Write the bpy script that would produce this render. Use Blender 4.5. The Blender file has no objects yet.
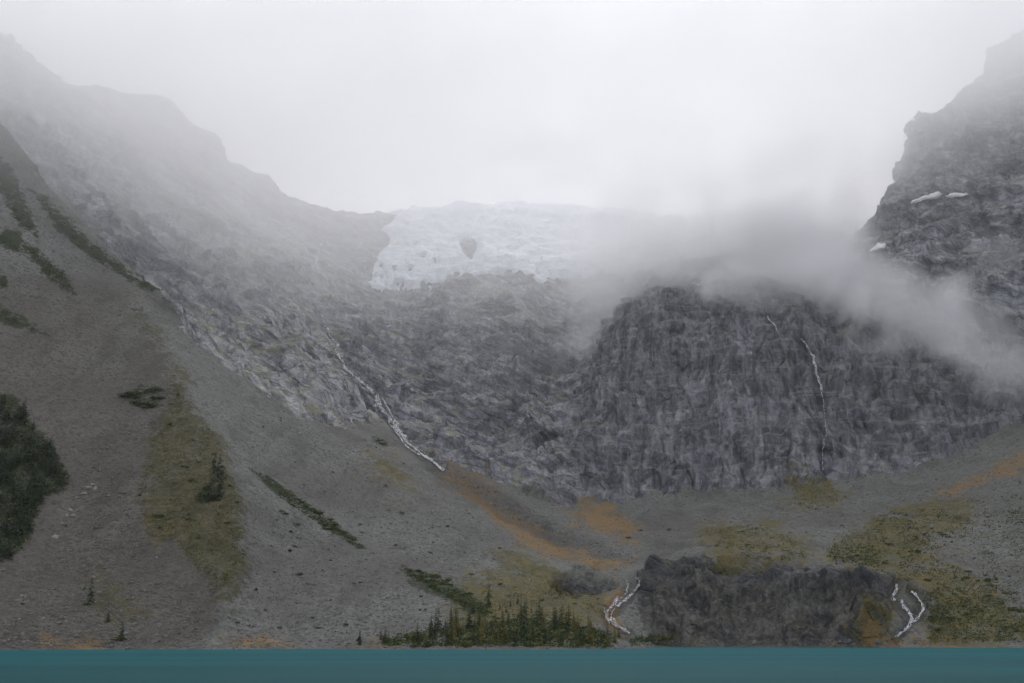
import bpy, math, random
import numpy as np
from mathutils import Vector, Matrix, Euler

random.seed(7)
rng = np.random.default_rng(7)
SC = bpy.context.scene
COL = SC.collection

# ------------------------------------------------------------------ camera constants (used to survey the valley)
F = 996.0                     # focal length in pixels of a 1024 wide frame: 35 mm lens
CAMZ = 4.0
TILT = math.atan((639.0 - 341.5) / F)
ST, CT = math.sin(TILT), math.cos(TILT)


def sight(u, v):
    """unit-range direction of a sight line: x/D, y/D, dz/D per metre of horizontal range"""
    U = (np.asarray(u, float) - 512.0) / F
    V = (341.5 - np.asarray(v, float)) / F
    dx, dy, dz = U, CT - V * ST, ST + V * CT
    h = np.sqrt(dx * dx + dy * dy)
    return dx / h, dy / h, dz / h


def at(u, v, D):
    a, b, c = sight(u, v)
    return np.stack([a * D, b * D, CAMZ + c * D], -1)


def project(P):
    x, y, z = P[..., 0], P[..., 1], P[..., 2] - CAMZ
    depth = y * CT + z * ST
    up = -y * ST + z * CT
    depth = np.maximum(depth, 1e-3)
    return 512.0 + F * x / depth, 341.5 - F * up / depth


# ------------------------------------------------------------------ noise
_pr = np.random.default_rng(11)
PERM = _pr.permutation(256).astype(np.int32)
PERM2 = np.concatenate([PERM, PERM, PERM])
_g = _pr.normal(size=(256, 3))
GRAD = (_g / np.linalg.norm(_g, axis=1)[:, None]).astype(np.float32)


def pnoise(x, y, z):
    x = np.asarray(x, np.float32); y = np.asarray(y, np.float32); z = np.asarray(z, np.float32)
    x, y, z = np.broadcast_arrays(x, y, z)
    xf, yf, zf = np.floor(x), np.floor(y), np.floor(z)
    X, Y, Z = xf.astype(np.int32) & 255, yf.astype(np.int32) & 255, zf.astype(np.int32) & 255
    x, y, z = x - xf, y - yf, z - zf
    fx = x * x * x * (x * (x * 6 - 15) + 10)
    fy = y * y * y * (y * (y * 6 - 15) + 10)
    fz = z * z * z * (z * (z * 6 - 15) + 10)
    out = 0
    for i in (0, 1):
        A = PERM2[X + i]
        wx = fx if i else 1 - fx
        for j in (0, 1):
            B = PERM2[A + Y + j]
            wy = fy if j else 1 - fy
            for k in (0, 1):
                h = PERM2[B + Z + k] & 255
                wz = fz if k else 1 - fz
                g = GRAD[h]
                out = out + wx * wy * wz * (g[..., 0] * (x - i) + g[..., 1] * (y - j) + g[..., 2] * (z - k))
    return out * 1.5


def fbm(P, s, octs=4, aniso=(1, 1, 1), off=0.0, gain=0.5):
    o, a, tot = 0, 1.0, 0.0
    f = 1.0 / s
    for i in range(octs):
        o = o + a * pnoise(P[..., 0] * f * aniso[0] + off + i * 17.3, P[..., 1] * f * aniso[1] + off * 1.7 + i * 9.1,
                           P[..., 2] * f * aniso[2] + off * 0.6 + i * 5.7)
        tot += a
        a *= gain
        f *= 2.03
    return o / tot


def ridged(P, s, octs=4, aniso=(1, 1, 1), off=0.0):
    o, a, tot = 0, 1.0, 0.0
    f = 1.0 / s
    for i in range(octs):
        n = 1 - 2.2 * np.abs(pnoise(P[..., 0] * f * aniso[0] + off + i * 7.3, P[..., 1] * f * aniso[1] + off + i * 3.1,
                                    P[..., 2] * f * aniso[2] - off + i * 5.1))
        o = o + a * n
        tot += a
        a *= 0.5
        f *= 2.1
    return o / tot


def sstep(a, b, x):
    t = np.clip((x - a) / (b - a), 0, 1)
    return t * t * (3 - 2 * t)


# ------------------------------------------------------------------ survey of the valley: break lines as (u, v, range)
LINES = [
    # moraine crest running down to the shore
    [(206, 641, 436), (222, 605, 478), (233, 575, 508), (238, 545, 540), (234, 508, 578), (224, 472, 618), (204, 430, 682),
     (182, 390, 745), (163, 358, 805), (140, 315, 880), (118, 280, 945)],
    # left scree, columns upward
    [(-160, 640, 440), (-160, 560, 560), (-160, 470, 670), (-160, 380, 770), (-160, 280, 880), (-160, 160, 1000), (-160, 60, 1080)],
    [(0, 636, 440), (0, 590, 500), (0, 560, 545), (0, 500, 615), (0, 440, 680), (0, 380, 745), (0, 300, 840), (0, 210, 940), (0, 125, 1030)],
    [(70, 630, 448), (70, 560, 550), (70, 500, 620), (70, 440, 690), (70, 380, 765), (70, 320, 840), (70, 250, 935)],
    [(140, 620, 462), (140, 560, 545), (140, 500, 615), (140, 440, 690), (120, 380, 770)],
    # near spur edge on the left wall
    [(-160, 5, 1110), (-60, 75, 1075), (0, 122, 1040), (35, 165, 1020), (75, 215, 1000), (110, 250, 975), (150, 288, 940), (175, 312, 925)],
    # scree between moraine and stream
    [(280, 640, 440), (285, 590, 510), (285, 540, 585), (285, 490, 665), (275, 440, 755), (250, 390, 850), (215, 345, 930)],
    [(360, 640, 438), (360, 600, 500), (365, 560, 575), (370, 520, 665), (365, 480, 755), (350, 440, 850), (325, 415, 920)],
    [(440, 640, 425), (450, 610, 480), (455, 575, 560), (455, 540, 650), (440, 505, 750), (415, 470, 850)],
    [(530, 640, 422), (535, 612, 470), (535, 585, 550), (530, 560, 635)],
    # stream
    [(318, 312, 1370), (333, 332, 1320), (345, 360, 1250), (362, 385, 1180), (382, 404, 1130), (405, 435, 1050), (440, 466, 960), (480, 500, 880), (530, 533, 795),
     (580, 556, 720), (618, 571, 655), (634, 579, 605), (618, 597, 560), (604, 612, 530), (622, 630, 490), (640, 642, 462)],
    # left slabs and wall above them
    [(200, 325, 1040), (250, 340, 1120), (250, 300, 1290), (250, 250, 1440), (240, 205, 1600)],
    [(300, 400, 1000), (290, 360, 1130), (300, 320, 1290), (300, 280, 1420), (305, 240, 1620)],
    [(150, 240, 1260), (160, 200, 1400), (150, 150, 1520)],
    [(60, 160, 1300), (60, 110, 1440)],
    [(100, 215, 1180), (60, 180, 1180), (10, 135, 1180), (-60, 85, 1200)],
    # skyline, left
    [(-160, -60, 1450), (-60, 5, 1480), (0, 42, 1500), (25, 60, 1510), (48, 76, 1520), (90, 90, 1550), (125, 96, 1580), (160, 100, 1600), (176, 106, 1610), (184, 116, 1615),
     (198, 129, 1625), (212, 138, 1640), (217, 152, 1650), (240, 163, 1680), (262, 178, 1720), (278, 193, 1750), (290, 204, 1790), (312, 211, 1840), (340, 217, 1900), (380, 221, 1960)],
    # ice field skyline, hidden in cloud to the right
    [(430, 216, 2000), (480, 211, 2010), (530, 208, 2020), (580, 209, 2020), (640, 216, 2000), (700, 224, 1980), (760, 230, 1950), (820, 236, 1880), (858, 242, 1780)],
    # rock rim under the ice
    [(350, 300, 1520), (378, 283, 1630), (398, 289, 1620), (425, 281, 1625), (450, 274, 1630), (490, 268, 1640), (525, 270, 1640), (552, 280, 1620)],
    [(440, 320, 1500), (440, 360, 1380), (430, 400, 1230), (450, 440, 1080)],
    [(500, 310, 1500), (500, 350, 1390), (490, 400, 1270), (500, 440, 1150), (520, 480, 1040)],
    [(560, 300, 1540), (550, 340, 1400), (545, 380, 1300), (555, 430, 1150), (570, 480, 1040)],
    [(585, 250, 1750), (600, 235, 1850)],
    # talus under the great cliff
    [(560, 515, 930), (590, 540, 840), (630, 560, 740)],
    [(640, 500, 985), (650, 530, 860), (660, 548, 740)],
    [(720, 495, 985), (725, 520, 870), (730, 540, 760), (735, 553, 670)],
    [(800, 488, 985), (810, 510, 880), (815, 535, 770), (820, 555, 670)],
    [(880, 478, 985), (890, 505, 870), (890, 535, 760), (890, 560, 680)],
    [(960, 462, 985), (970, 500, 850), (975, 540, 740), (965, 580, 650), (950, 615, 590), (940, 635, 555)],
    [(1024, 432, 1000), (1030, 480, 870), (1030, 530, 750), (1030, 580, 650), (1030, 620, 580)],
    [(1160, 430, 950), (1160, 520, 760), (1160, 600, 610)],
    # great cliff: foot, breaks, rim
    [(600, 492, 1012), (660, 494, 1005), (720, 490, 1003), (780, 484, 1003), (840, 478, 1003), (900, 468, 1003), (960, 450, 1010), (1010, 428, 1020)],
    [(590, 440, 1065), (650, 445, 1035), (720, 440, 1030), (800, 430, 1030), (880, 425, 1032), (950, 410, 1040), (1010, 395, 1050)],
    [(592, 385, 1110), (640, 380, 1072), (720, 375, 1062), (800, 375, 1060), (880, 378, 1060), (960, 370, 1072), (1020, 350, 1090)],
    [(612, 325, 1150), (650, 315, 1120), (720, 318, 1105), (790, 325, 1098), (850, 345, 1090), (920, 350, 1095)],
    [(640, 296, 1190), (680, 290, 1180), (720, 286, 1180), (760, 290, 1175), (810, 304, 1160), (860, 318, 1150), (920, 325, 1140)],
    [(640, 272, 1420), (720, 262, 1450), (800, 255, 1400), (850, 270, 1300)],
    # right peak
    [(858, 232, 1480), (872, 212, 1490), (886, 203, 1490), (894, 194, 1490), (900, 175, 1490), (908, 156, 1490), (913, 140, 1490), (917, 125, 1490), (936, 114, 1490),
     (955, 95, 1490), (971, 85, 1490), (979, 72, 1490), (989, 50, 1490), (1004, 40, 1490), (1024, 37, 1500), (1060, 30, 1500), (1160, -20, 1480)],
    [(880, 265, 1300), (930, 255, 1270), (985, 240, 1250), (1040, 220, 1250), (1160, 200, 1200)],
    [(920, 200, 1385), (960, 193, 1365), (1000, 165, 1360), (1040, 140, 1360), (1160, 100, 1330)],
    [(900, 300, 1195), (960, 300, 1170), (1020, 290, 1150), (1160, 290, 1100)],
    # shore bluff: foot and brow
    [(655, 641, 522), (700, 641, 531), (760, 641, 536), (820, 641, 536), (870, 641, 534)],
    [(648, 600, 545), (665, 570, 560), (692, 559, 568), (720, 563, 568), (780, 570, 566), (850, 576, 562), (884, 584, 562)],
    [(670, 556, 610), (720, 553, 625), (780, 559, 620), (850, 564, 620)],
    [(895, 588, 575), (893, 601, 562), (906, 612, 556), (909, 622, 550), (898, 638, 540)],
    [(925, 590, 600), (935, 615, 575)],
]
SHORE = [(-260, 430), (-160, 430), (0, 429), (100, 429), (206, 424), (280, 427), (360, 426), (430, 412), (470, 404), (540, 404), (590, 418), (640, 446), (668, 512),
         (700, 524), (760, 529), (820, 529), (870, 527), (910, 530), (960, 534), (1030, 540), (1160, 545), (1280, 545)]

pts = []


def densify(line, step=45.0):
    out = []
    W = [at(*p) for p in line]
    for a, b in zip(W[:-1], W[1:]):
        n = max(1, int(np.linalg.norm((b - a)[:2]) // step))
        for k in range(n):
            out.append(a + (b - a) * k / n)
    out.append(W[-1])
    return out


for L in LINES:
    pts += densify(L)
for u, D in SHORE:
    a, b, _ = sight(u, 639)
    for dd, zz in ((0, 0.3), (-40, -9), (-150, -24), (-330, -34)):
        pts.append(np.array([a * (D + dd), b * (D + dd), zz]))


def behind(line, back):
    for (u, v, D) in line:
        p = at(u, v, D)
        for dd, dz in back:
            q = p * (D + dd) / D
            pts.append(np.array([q[0], q[1], p[2] + dz]))


behind([(-160, -60, 1450), (0, 42, 1500), (90, 90, 1550), (160, 100, 1600), (212, 138, 1640), (262, 178, 1720)], [(140, -60), (420, -180), (900, -260)])
behind([(340, 217, 1900), (480, 211, 2010), (640, 216, 2000), (760, 230, 1950), (858, 242, 1780)], [(200, -25), (450, -70), (800, -150)])
behind([(890, 200, 1490), (936, 114, 1490), (1004, 40, 1490), (1160, -20, 1480)], [(120, -80), (420, -160), (900, -240)])
behind([(0, 122, 1040), (75, 215, 1000), (110, 250, 975)], [(75, -12)])
P0 = np.array(pts)

# thin-plate spline through the survey
S = 400.0
X = P0[:, :2] / S


def tps(r2):
    return 0.5 * r2 * np.log(np.maximum(r2, 1e-12))


N = len(X)
K = tps(((X[:, None] - X[None]) ** 2).sum(-1)) + 2e-4 * np.eye(N)
Q = np.c_[np.ones(N), X]
A = np.block([[K, Q], [Q.T, np.zeros((3, 3))]])
sol = np.linalg.solve(A, np.r_[P0[:, 2], np.zeros(3)])


def base_height(x, y):
    sh = x.shape
    q = np.stack([x.ravel(), y.ravel()], -1) / S
    out = np.empty(len(q))
    for i in range(0, len(q), 20000):
        c = q[i:i + 20000]
        r2 = ((c * c).sum(1)[:, None] + (X * X).sum(1)[None] - 2 * c @ X.T)
        out[i:i + 20000] = tps(np.maximum(r2, 0)) @ sol[:N] + sol[N] + c @ sol[N + 1:]
    return out.reshape(sh)


NAZ_C, NR_C = 300, 620
AZ0, AZ1 = math.radians(-39.0), math.radians(39.0)
azc = np.linspace(AZ0, AZ1, NAZ_C)
rc = np.concatenate([np.linspace(120, 400, 40, endpoint=False), np.linspace(400, 2100, 540, endpoint=False), np.linspace(2100, 2700, 40)])
AZc, Rc = np.meshgrid(azc, rc, indexing='ij')
Hc = base_height(np.sin(AZc) * Rc, np.cos(AZc) * Rc)
Hc = np.maximum(Hc, -36 + 0.02 * Hc)

NAZ, NR = 1340, 900
az = np.linspace(AZ0, AZ1, NAZ)
ti = (az - AZ0) / (AZ1 - AZ0) * (NAZ_C - 1)
i0 = np.clip(ti.astype(int), 0, NAZ_C - 2)
fr = (ti - i0)[:, None]
# row placement: even on the eye's elevation, so that cliffs get as many rows as slopes
El = np.arctan2(Hc - CAMZ, Rc) * F
W = np.abs(np.diff(El, axis=1)) * 1.0 + np.diff(Rc, axis=1) * 0.10
ker = np.ones(9) / 9
Wp = np.pad(W, ((4, 4), (0, 0)), mode='edge')
W = sum(Wp[k:k + W.shape[0]] for k in range(9)) / 9
Cw = np.concatenate([np.zeros((NAZ_C, 1)), np.cumsum(W, axis=1)], 1)
Cw /= Cw[:, -1:]
tt = np.linspace(0, 1, NR)
Rrow = np.stack([np.interp(tt, Cw[i], rc) for i in range(NAZ_C)])
Hrow = np.stack([np.interp(Rrow[i], rc, Hc[i]) for i in range(NAZ_C)])
Rg = Rrow[i0] * (1 - fr) + Rrow[i0 + 1] * fr
# height from the two neighbouring columns at the same range
Hg = np.empty((NAZ, NR))
for i in range(NAZ):
    a = np.interp(Rg[i], rc, Hc[i0[i]])
    b = np.interp(Rg[i], rc, Hc[i0[i] + 1])
    Hg[i] = a * (1 - fr[i, 0]) + b * fr[i, 0]
G = np.stack([np.sin(az)[:, None] * Rg, np.cos(az)[:, None] * Rg, Hg], -1).astype(np.float32)


def grid_normals(G):
    da = np.gradient(G, axis=0)
    dr = np.gradient(G, axis=1)
    n = np.cross(da, dr)
    n /= np.linalg.norm(n, axis=-1, keepdims=True) + 1e-9
    return n * np.sign(n[..., 2:3] + 1e-9)


NG = grid_normals(G)

# ------------------------------------------------------------------ ground cover regions (outlines surveyed by sight line, softened and broken up by noise)
MU = np.arange(-300, 1340, 4.0)
MV = np.arange(-160, 720, 4.0)
MUU, MVV = np.meshgrid(MU, MV, indexing='ij')


def sdf(poly):
    p = np.array(poly, float)
    d = np.full(MUU.shape, 1e9)
    inside = np.zeros(MUU.shape, bool)
    for (ax, ay), (bx, by) in zip(p, np.roll(p, -1, 0)):
        ex, ey = bx - ax, by - ay
        t = np.clip(((MUU - ax) * ex + (MVV - ay) * ey) / (ex * ex + ey * ey + 1e-9), 0, 1)
        d = np.minimum(d, np.hypot(MUU - ax - t * ex, MVV - ay - t * ey))
        c = ((ay > MVV) != (by > MVV)) & (MUU < (bx - ax) * (MVV - ay) / (by - ay + 1e-12) + ax)
        inside ^= c
    return np.where(inside, d, -d)


def bil(T, u, v):
    x = np.clip((u - MU[0]) / 4.0, 0, len(MU) - 1.001)
    y = np.clip((v - MV[0]) / 4.0, 0, len(MV) - 1.001)
    i, j = x.astype(int), y.astype(int)
    a, b = x - i, y - j
    return T[i, j] * (1 - a) * (1 - b) + T[i + 1, j] * a * (1 - b) + T[i, j + 1] * (1 - a) * b + T[i + 1, j + 1] * a * b


uG, vG = project(G)
wa = fbm(G, 45, 4, off=3.1)
wb = fbm(G, 45, 4, off=8.7)
wf = fbm(G, 7, 3, off=5.5)


def mask(polys, soft=6, warp=14, grain=4):
    m = np.zeros(uG.shape, np.float32)
    for poly in polys:
        T = sdf(poly)
        m = np.maximum(m, sstep(-soft, soft, bil(T, uG + warp * wa, vG + warp * wb) + grain * wf).astype(np.float32))
    return m


ROCK = mask([
    [(-300, -160), (-160, 10), (-60, 75), (0, 118), (75, 212), (150, 285), (180, 316), (195, 345), (240, 372), (265, 398), (330, 425), (372, 420), (405, 440), (440, 462), (482, 470),
     (520, 492), (590, 505), (640, 498), (720, 490), (830, 478), (900, 468), (950, 455), (985, 440), (1010, 425), (1100, 415), (1340, 400), (1340, -160)],
    [(638, 600), (648, 572), (665, 561), (692, 554), (780, 564), (850, 570), (890, 580), (890, 604), (884, 648), (650, 650)],
    [(545, 584), (575, 572), (600, 574), (615, 584), (590, 592), (560, 592)],
], 5, 18)
BLUFF = mask([[(642, 612), (652, 592), (672, 576), (700, 570), (740, 574), (800, 582), (850, 586), (880, 594), (872, 620), (850, 640), (840, 650), (656, 650)]], 12, 22, 10)
CLIFF = mask([[(640, 285), (600, 335), (575, 390), (570, 440), (588, 515), (640, 520), (720, 512), (830, 500), (900, 490), (985, 462), (1060, 440), (1060, 330), (900, 320), (780, 270)]], 10, 12)
MEADOW = mask([
    [(160, 362), (174, 372), (188, 395), (216, 436), (238, 495), (244, 560), (240, 610), (222, 610), (205, 560), (175, 540), (150, 545), (140, 500), (145, 450), (155, 420), (170, 405)],
    [(125, 290), (140, 300), (168, 362), (160, 370)],
    [(80, 560), (110, 570), (140, 610), (110, 625), (90, 600)],
], 13, 26, 14)
ORANGE = mask([
    [(434, 454), (452, 462), (480, 488), (525, 520), (575, 545), (640, 566), (618, 572), (560, 562), (520, 548), (500, 528), (478, 508), (455, 484)],
    [(462, 470), (472, 468), (500, 492), (490, 496)],
    [(30, 634), (90, 630), (104, 640), (100, 648), (36, 648)],
    [(212, 646), (235, 638), (285, 641), (300, 648), (215, 649)],
    [(345, 643), (400, 640), (402, 649), (345, 649)],
    [(596, 612), (622, 586), (628, 590), (608, 614), (640, 640), (628, 640)],
    [(560, 502), (610, 508), (640, 520), (640, 545), (600, 540), (570, 528)],
    [(930, 498), (965, 480), (1010, 458), (1030, 452), (1030, 462), (980, 486), (950, 500)],
    [(860, 640), (960, 640), (990, 646), (880, 647)],
], 9, 20, 12)
YELLOW = mask([
    [(820, 556), (850, 530), (890, 512), (940, 508), (970, 516), (968, 536), (935, 548), (915, 560), (890, 575), (860, 568)],
    [(880, 568), (930, 555), (975, 575), (1010, 600), (1030, 640), (930, 646), (915, 600), (895, 584)],
    [(700, 530), (760, 525), (800, 540), (810, 560), (740, 560), (705, 552)],
    [(788, 470), (830, 482), (850, 500), (820, 512), (795, 505)],
    [(860, 600), (890, 610), (895, 645), (850, 646)],
    [(520, 560), (560, 575), (600, 590), (600, 640), (540, 645), (470, 640), (440, 600), (480, 580)],
    [(360, 455), (395, 462), (400, 490), (370, 485)],
], 17, 34, 18)
GREEN = mask([
    [(0, 155), (20, 185), (38, 240), (20, 225), (0, 195)],
    [(0, 225), (24, 240), (20, 256), (0, 246)],
    [(20, 244), (34, 248), (62, 270), (76, 292), (66, 292), (40, 268)],
    [(28, 188), (50, 205), (95, 245), (130, 275), (160, 292), (150, 294), (110, 272), (70, 240)],
    [(0, 306), (20, 316), (46, 334), (30, 330), (0, 318)],
    [(0, 270), (8, 285), (0, 292)],
    [(250, 470), (262, 474), (310, 506), (350, 535), (366, 552), (356, 548), (320, 524), (280, 496)],
    [(398, 566), (430, 575), (460, 592), (490, 612), (480, 616), (440, 600), (410, 582)],
    [(0, 395), (20, 400), (40, 435), (68, 470), (66, 490), (40, 500), (30, 540), (0, 560)],
    [(372, 436), (388, 442), (384, 448), (372, 442)],
], 4, 9, 8)
WET = mask([
    [(330, 325), (342, 330), (400, 420), (440, 455), (500, 490), (560, 530), (640, 562), (560, 545), (500, 515), (440, 480), (380, 415)],
    [(198, 640), (222, 612), (228, 618), (212, 642)],
], 6, 6)
FALLS = [[(326, 327), (338, 344), (340, 357), (357, 378), (379, 402), (398, 430), (424, 455), (444, 470), (500, 510), (560, 540)], [(768, 303), (778, 333)],
         [(801, 338), (816, 368), (822, 391), (826, 424), (823, 475)], [(637, 578), (626, 598), (606, 612), (612, 624), (634, 640)], [(897, 584), (893, 601), (910, 618), (896, 640)], [(911, 591), (923, 606), (910, 622)]]
TW = np.full(MUU.shape, 1e9)
for ln_ in FALLS:
    for (ax, ay), (bx, by) in zip(ln_[:-1], ln_[1:]):
        t_ = np.clip(((MUU - ax) * (bx - ax) + (MVV - ay) * (by - ay)) / ((bx - ax) ** 2 + (by - ay) ** 2), 0, 1)
        TW = np.minimum(TW, np.hypot(MUU - ax - t_ * (bx - ax), MVV - ay - t_ * (by - ay)))
WETF = sstep(9, 2, bil(TW, uG + 6 * wa, vG + 6 * wb) + 3 * wf).astype(np.float32)
WET = np.maximum(WET, WETF)

# ------------------------------------------------------------------ relief
print('relief')
shore_fade = sstep(-1.0, 5.0, Hg)
far = sstep(1350, 1600, Rg)


def terr(h, n, k=0.30):
    x = h * n
    f = np.floor(x)
    return (f + sstep(0.5 - k, 0.5 + k, x - f)) / n


def crack(P, s, w, aniso, off):
    n = pnoise(P[..., 0] / s * aniso[0] + off, P[..., 1] / s * aniso[1] + off, P[..., 2] / s * aniso[2] + off)
    return np.exp(-(n / w) ** 2)


def billow(P, s, octs=3, off=0.0):
    o, a, tot, f = 0, 1.0, 0.0, 1.0 / s
    for i in range(octs):
        o = o + a * np.sqrt(np.abs(pnoise(P[..., 0] * f + off + i * 3.7, P[..., 1] * f - off + i * 1.9, P[..., 2] * f + i * 6.1)) + 1e-4)
        tot += a; a *= 0.45; f *= 2.2
    return o / tot


LEFTFAN = mask([[(-300, 330), (60, 270), (112, 285), (140, 318), (163, 360), (182, 392), (204, 432), (224, 474), (234, 510), (238, 546), (232, 576), (221, 606), (206, 650), (-300, 660)]], 8, 8)
LSL = mask([[(140, 270), (230, 330), (250, 300), (310, 290), (330, 330), (345, 365), (382, 404), (420, 450), (445, 475), (380, 440), (330, 432), (265, 402), (195, 350)]], 12, 10)
tv = at(360, 430, 930) - at(250, 350, 1090); tv /= np.linalg.norm(tv)
nv3 = np.array([0.35, -0.7, 0.62]); nv3 -= tv * (nv3 @ tv); nv3 /= np.linalg.norm(nv3)
bv = np.cross(tv, nv3)
Wp3 = G + 9 * np.stack([fbm(G, 50, 2, off=21.0), fbm(G, 50, 2, off=31.0), fbm(G, 50, 2, off=41.0)], -1)
SL = np.stack([Wp3 @ tv * 0.30, Wp3 @ bv, Wp3 @ nv3], -1)
big = fbm(G, 150, 3, off=1.3)
mid = fbm(Wp3, 60, 3, aniso=(0.8, 0.8, 1.3), off=12.3)
d_ls = 26 * (billow(SL, 40, 3, 5.0) - 0.5) + 9 * (billow(SL, 15, 2, 9.0) - 0.5) - 3.5 * crack(SL, 30, 0.07, (1, 1, 1), 3.0)
warpz = fbm(G, 60, 3, off=6.6)
tled = (G[..., 2] + 0.48 * G[..., 0] + 34 * warpz) / 27.0
saw = tled - np.floor(tled)
led = sstep(0, 0.75, saw) * (1 - sstep(0.8, 1.0, saw))
tl2 = (G[..., 2] - 0.30 * G[..., 0] + 16 * mid) / 8.3
s2 = tl2 - np.floor(tl2)
led2 = sstep(0, 0.7, s2) * (1 - sstep(0.75, 1.0, s2))
pat = np.clip(0.5 + 2.2 * fbm(G, 70, 2, off=14.0), 0, 1)
fine = fbm(G, 9, 4, off=4.4, gain=0.62)
d_cs = 26 * big + 40 * terr(mid, 3.4, 0.16) + 13 * (billow(Wp3, 26, 3, 2.0) - 0.5) + 6.0 * (led - 0.5) * pat - 4 * crack(Wp3, 45, 0.05, (1, 1, 0.6), 7.0)
d_cl = 12 * big + 20 * terr(fbm(Wp3, 55, 3, aniso=(1.3, 1.3, 0.45), off=18.0), 6, 0.25) + 4.5 * (led - 0.5) * pat + 2.0 * (led2 - 0.5) * (1 - pat) \
    - 5 * crack(G, 30, 0.05, (1, 1, 0.05), 1.0) * pat - 2.5 * crack(G, 12, 0.08, (1, 1, 0.07), 5.0)
wl = np.clip(LSL, 0, 1); wc = np.clip(np.maximum(CLIFF, BLUFF), 0, 1) * (1 - wl)
rockd = wl * d_ls + wc * d_cl + (1 - wl - wc) * d_cs * (1 - 0.55 * far) + (2.4 - 1.2 * wc) * fine
ril = ridged(G, 46, 3, aniso=(1, 1, 0.5), off=2.2)
rockd = rockd + (4 - 2.8 * wc) * (ril - 0.4) * (1 - wl) + BLUFF * (7 * terr(fbm(Wp3, 16, 3, aniso=(1.2, 1.2, 0.5), off=28.0), 7, 0.2) - 3 * crack(Wp3, 15, 0.05, (1, 1, 0.35), 8.0) + 9 * fbm(G, 26, 2, off=33.0) + 2.6 * fbm(G, 3.2, 3, off=2.0, gain=0.7))
small = 1 - 0.55 * BLUFF
rockd = rockd * small
# scree: shallow gullies running down the fall line, coarse blocks
gul = fbm(np.stack([G[..., 0] * 1.0 + 0.35 * G[..., 1], G[..., 1] * 0.12, G[..., 2] * 0.12], -1), 24, 4, off=9.9)
screed = 2.6 * gul + 2.0 * fbm(G, 90, 3, off=7.1) + 0.9 * wf * (0.6 + 0.8 * np.clip(0.5 + wa, 0, 1)) + 0.55 * fbm(G, 2.6, 2, off=2.5)
d = ROCK * rockd + (1 - ROCK) * screed - 2.5 * WETF
cl_ = [(206, 641), (222, 605), (233, 575), (238, 545), (234, 508), (224, 472), (204, 430), (182, 390), (163, 358), (140, 315), (118, 280)]
TD = np.full(MUU.shape, 1e9)
for (ax, ay), (bx, by) in zip(cl_[:-1], cl_[1:]):
    t_ = np.clip(((MUU - ax) * (bx - ax) + (MVV - ay) * (by - ay)) / ((bx - ax) ** 2 + (by - ay) ** 2), 0, 1)
    TD = np.minimum(TD, np.hypot(MUU - ax - t_ * (bx - ax), MVV - ay - t_ * (by - ay)))
for poly_, amp_, w_ in (([(404, 292), (440, 280), (490, 268), (548, 282), (566, 330), (552, 388), (505, 412), (452, 392), (410, 350)], 34, 42), ([(500, 400), (560, 392), (632, 436), (622, 488), (560, 498), (505, 470)], 24, 36),
                        ([(236, 330), (300, 318), (352, 372), (376, 414), (330, 424), (270, 392)], 22, 30), ([(606, 470), (634, 466), (632, 494), (588, 498)], 10, 14)):
    d = d + amp_ * sstep(-6, w_, bil(sdf(poly_), uG + 22 * wa, vG + 22 * wb)) * ROCK
d = d + 3.0 * np.exp(-(bil(TD, uG + 5 * wa, vG) / 11.0) ** 2)
d = d * shore_fade
G = (G + NG * d[..., None]).astype(np.float32)
# stream bed cut
NG = grid_normals(G)


def link(o, parent=None):
    COL.objects.link(o)
    if parent is not None:
        o.parent = parent
    return o


def tag(o, label=None, cat=None, group=None, kind=None):
    if label: o['label'] = label
    if cat: o['category'] = cat
    if group: o['group'] = group
    if kind: o['kind'] = kind
    return o


def mesh_np(name, V, Fq, mat, parent=None, smooth=True, mats=None, matidx=None):
    """V (n,3), Fq (m,3 or 4)"""
    V = np.asarray(V, np.float32); Fq = np.asarray(Fq, np.int32)
    me = bpy.data.meshes.new(name)
    me.vertices.add(len(V)); me.vertices.foreach_set('co', V.ravel())
    k = Fq.shape[1]
    me.loops.add(Fq.size); me.loops.foreach_set('vertex_index', Fq.ravel())
    me.polygons.add(len(Fq))
    me.polygons.foreach_set('loop_start', np.arange(len(Fq), dtype=np.int32) * k)
    me.update(calc_edges=True)
    me.polygons.foreach_set('use_smooth', np.full(len(Fq), smooth))
    me.validate()
    if mat: me.materials.append(mat)
    o = bpy.data.objects.new(name, me)
    return link(o, parent)


def grid_faces(na, nr):
    i = np.arange(na * nr).reshape(na, nr)
    return np.stack([i[:-1, :-1].ravel(), i[1:, :-1].ravel(), i[1:, 1:].ravel(), i[:-1, 1:].ravel()], -1)


# ------------------------------------------------------------------ materials
def nt(name):
    m = bpy.data.materials.new(name)
    m.use_nodes = True
    t = m.node_tree
    b = t.nodes['Principled BSDF']
    return m, t, b


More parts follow.
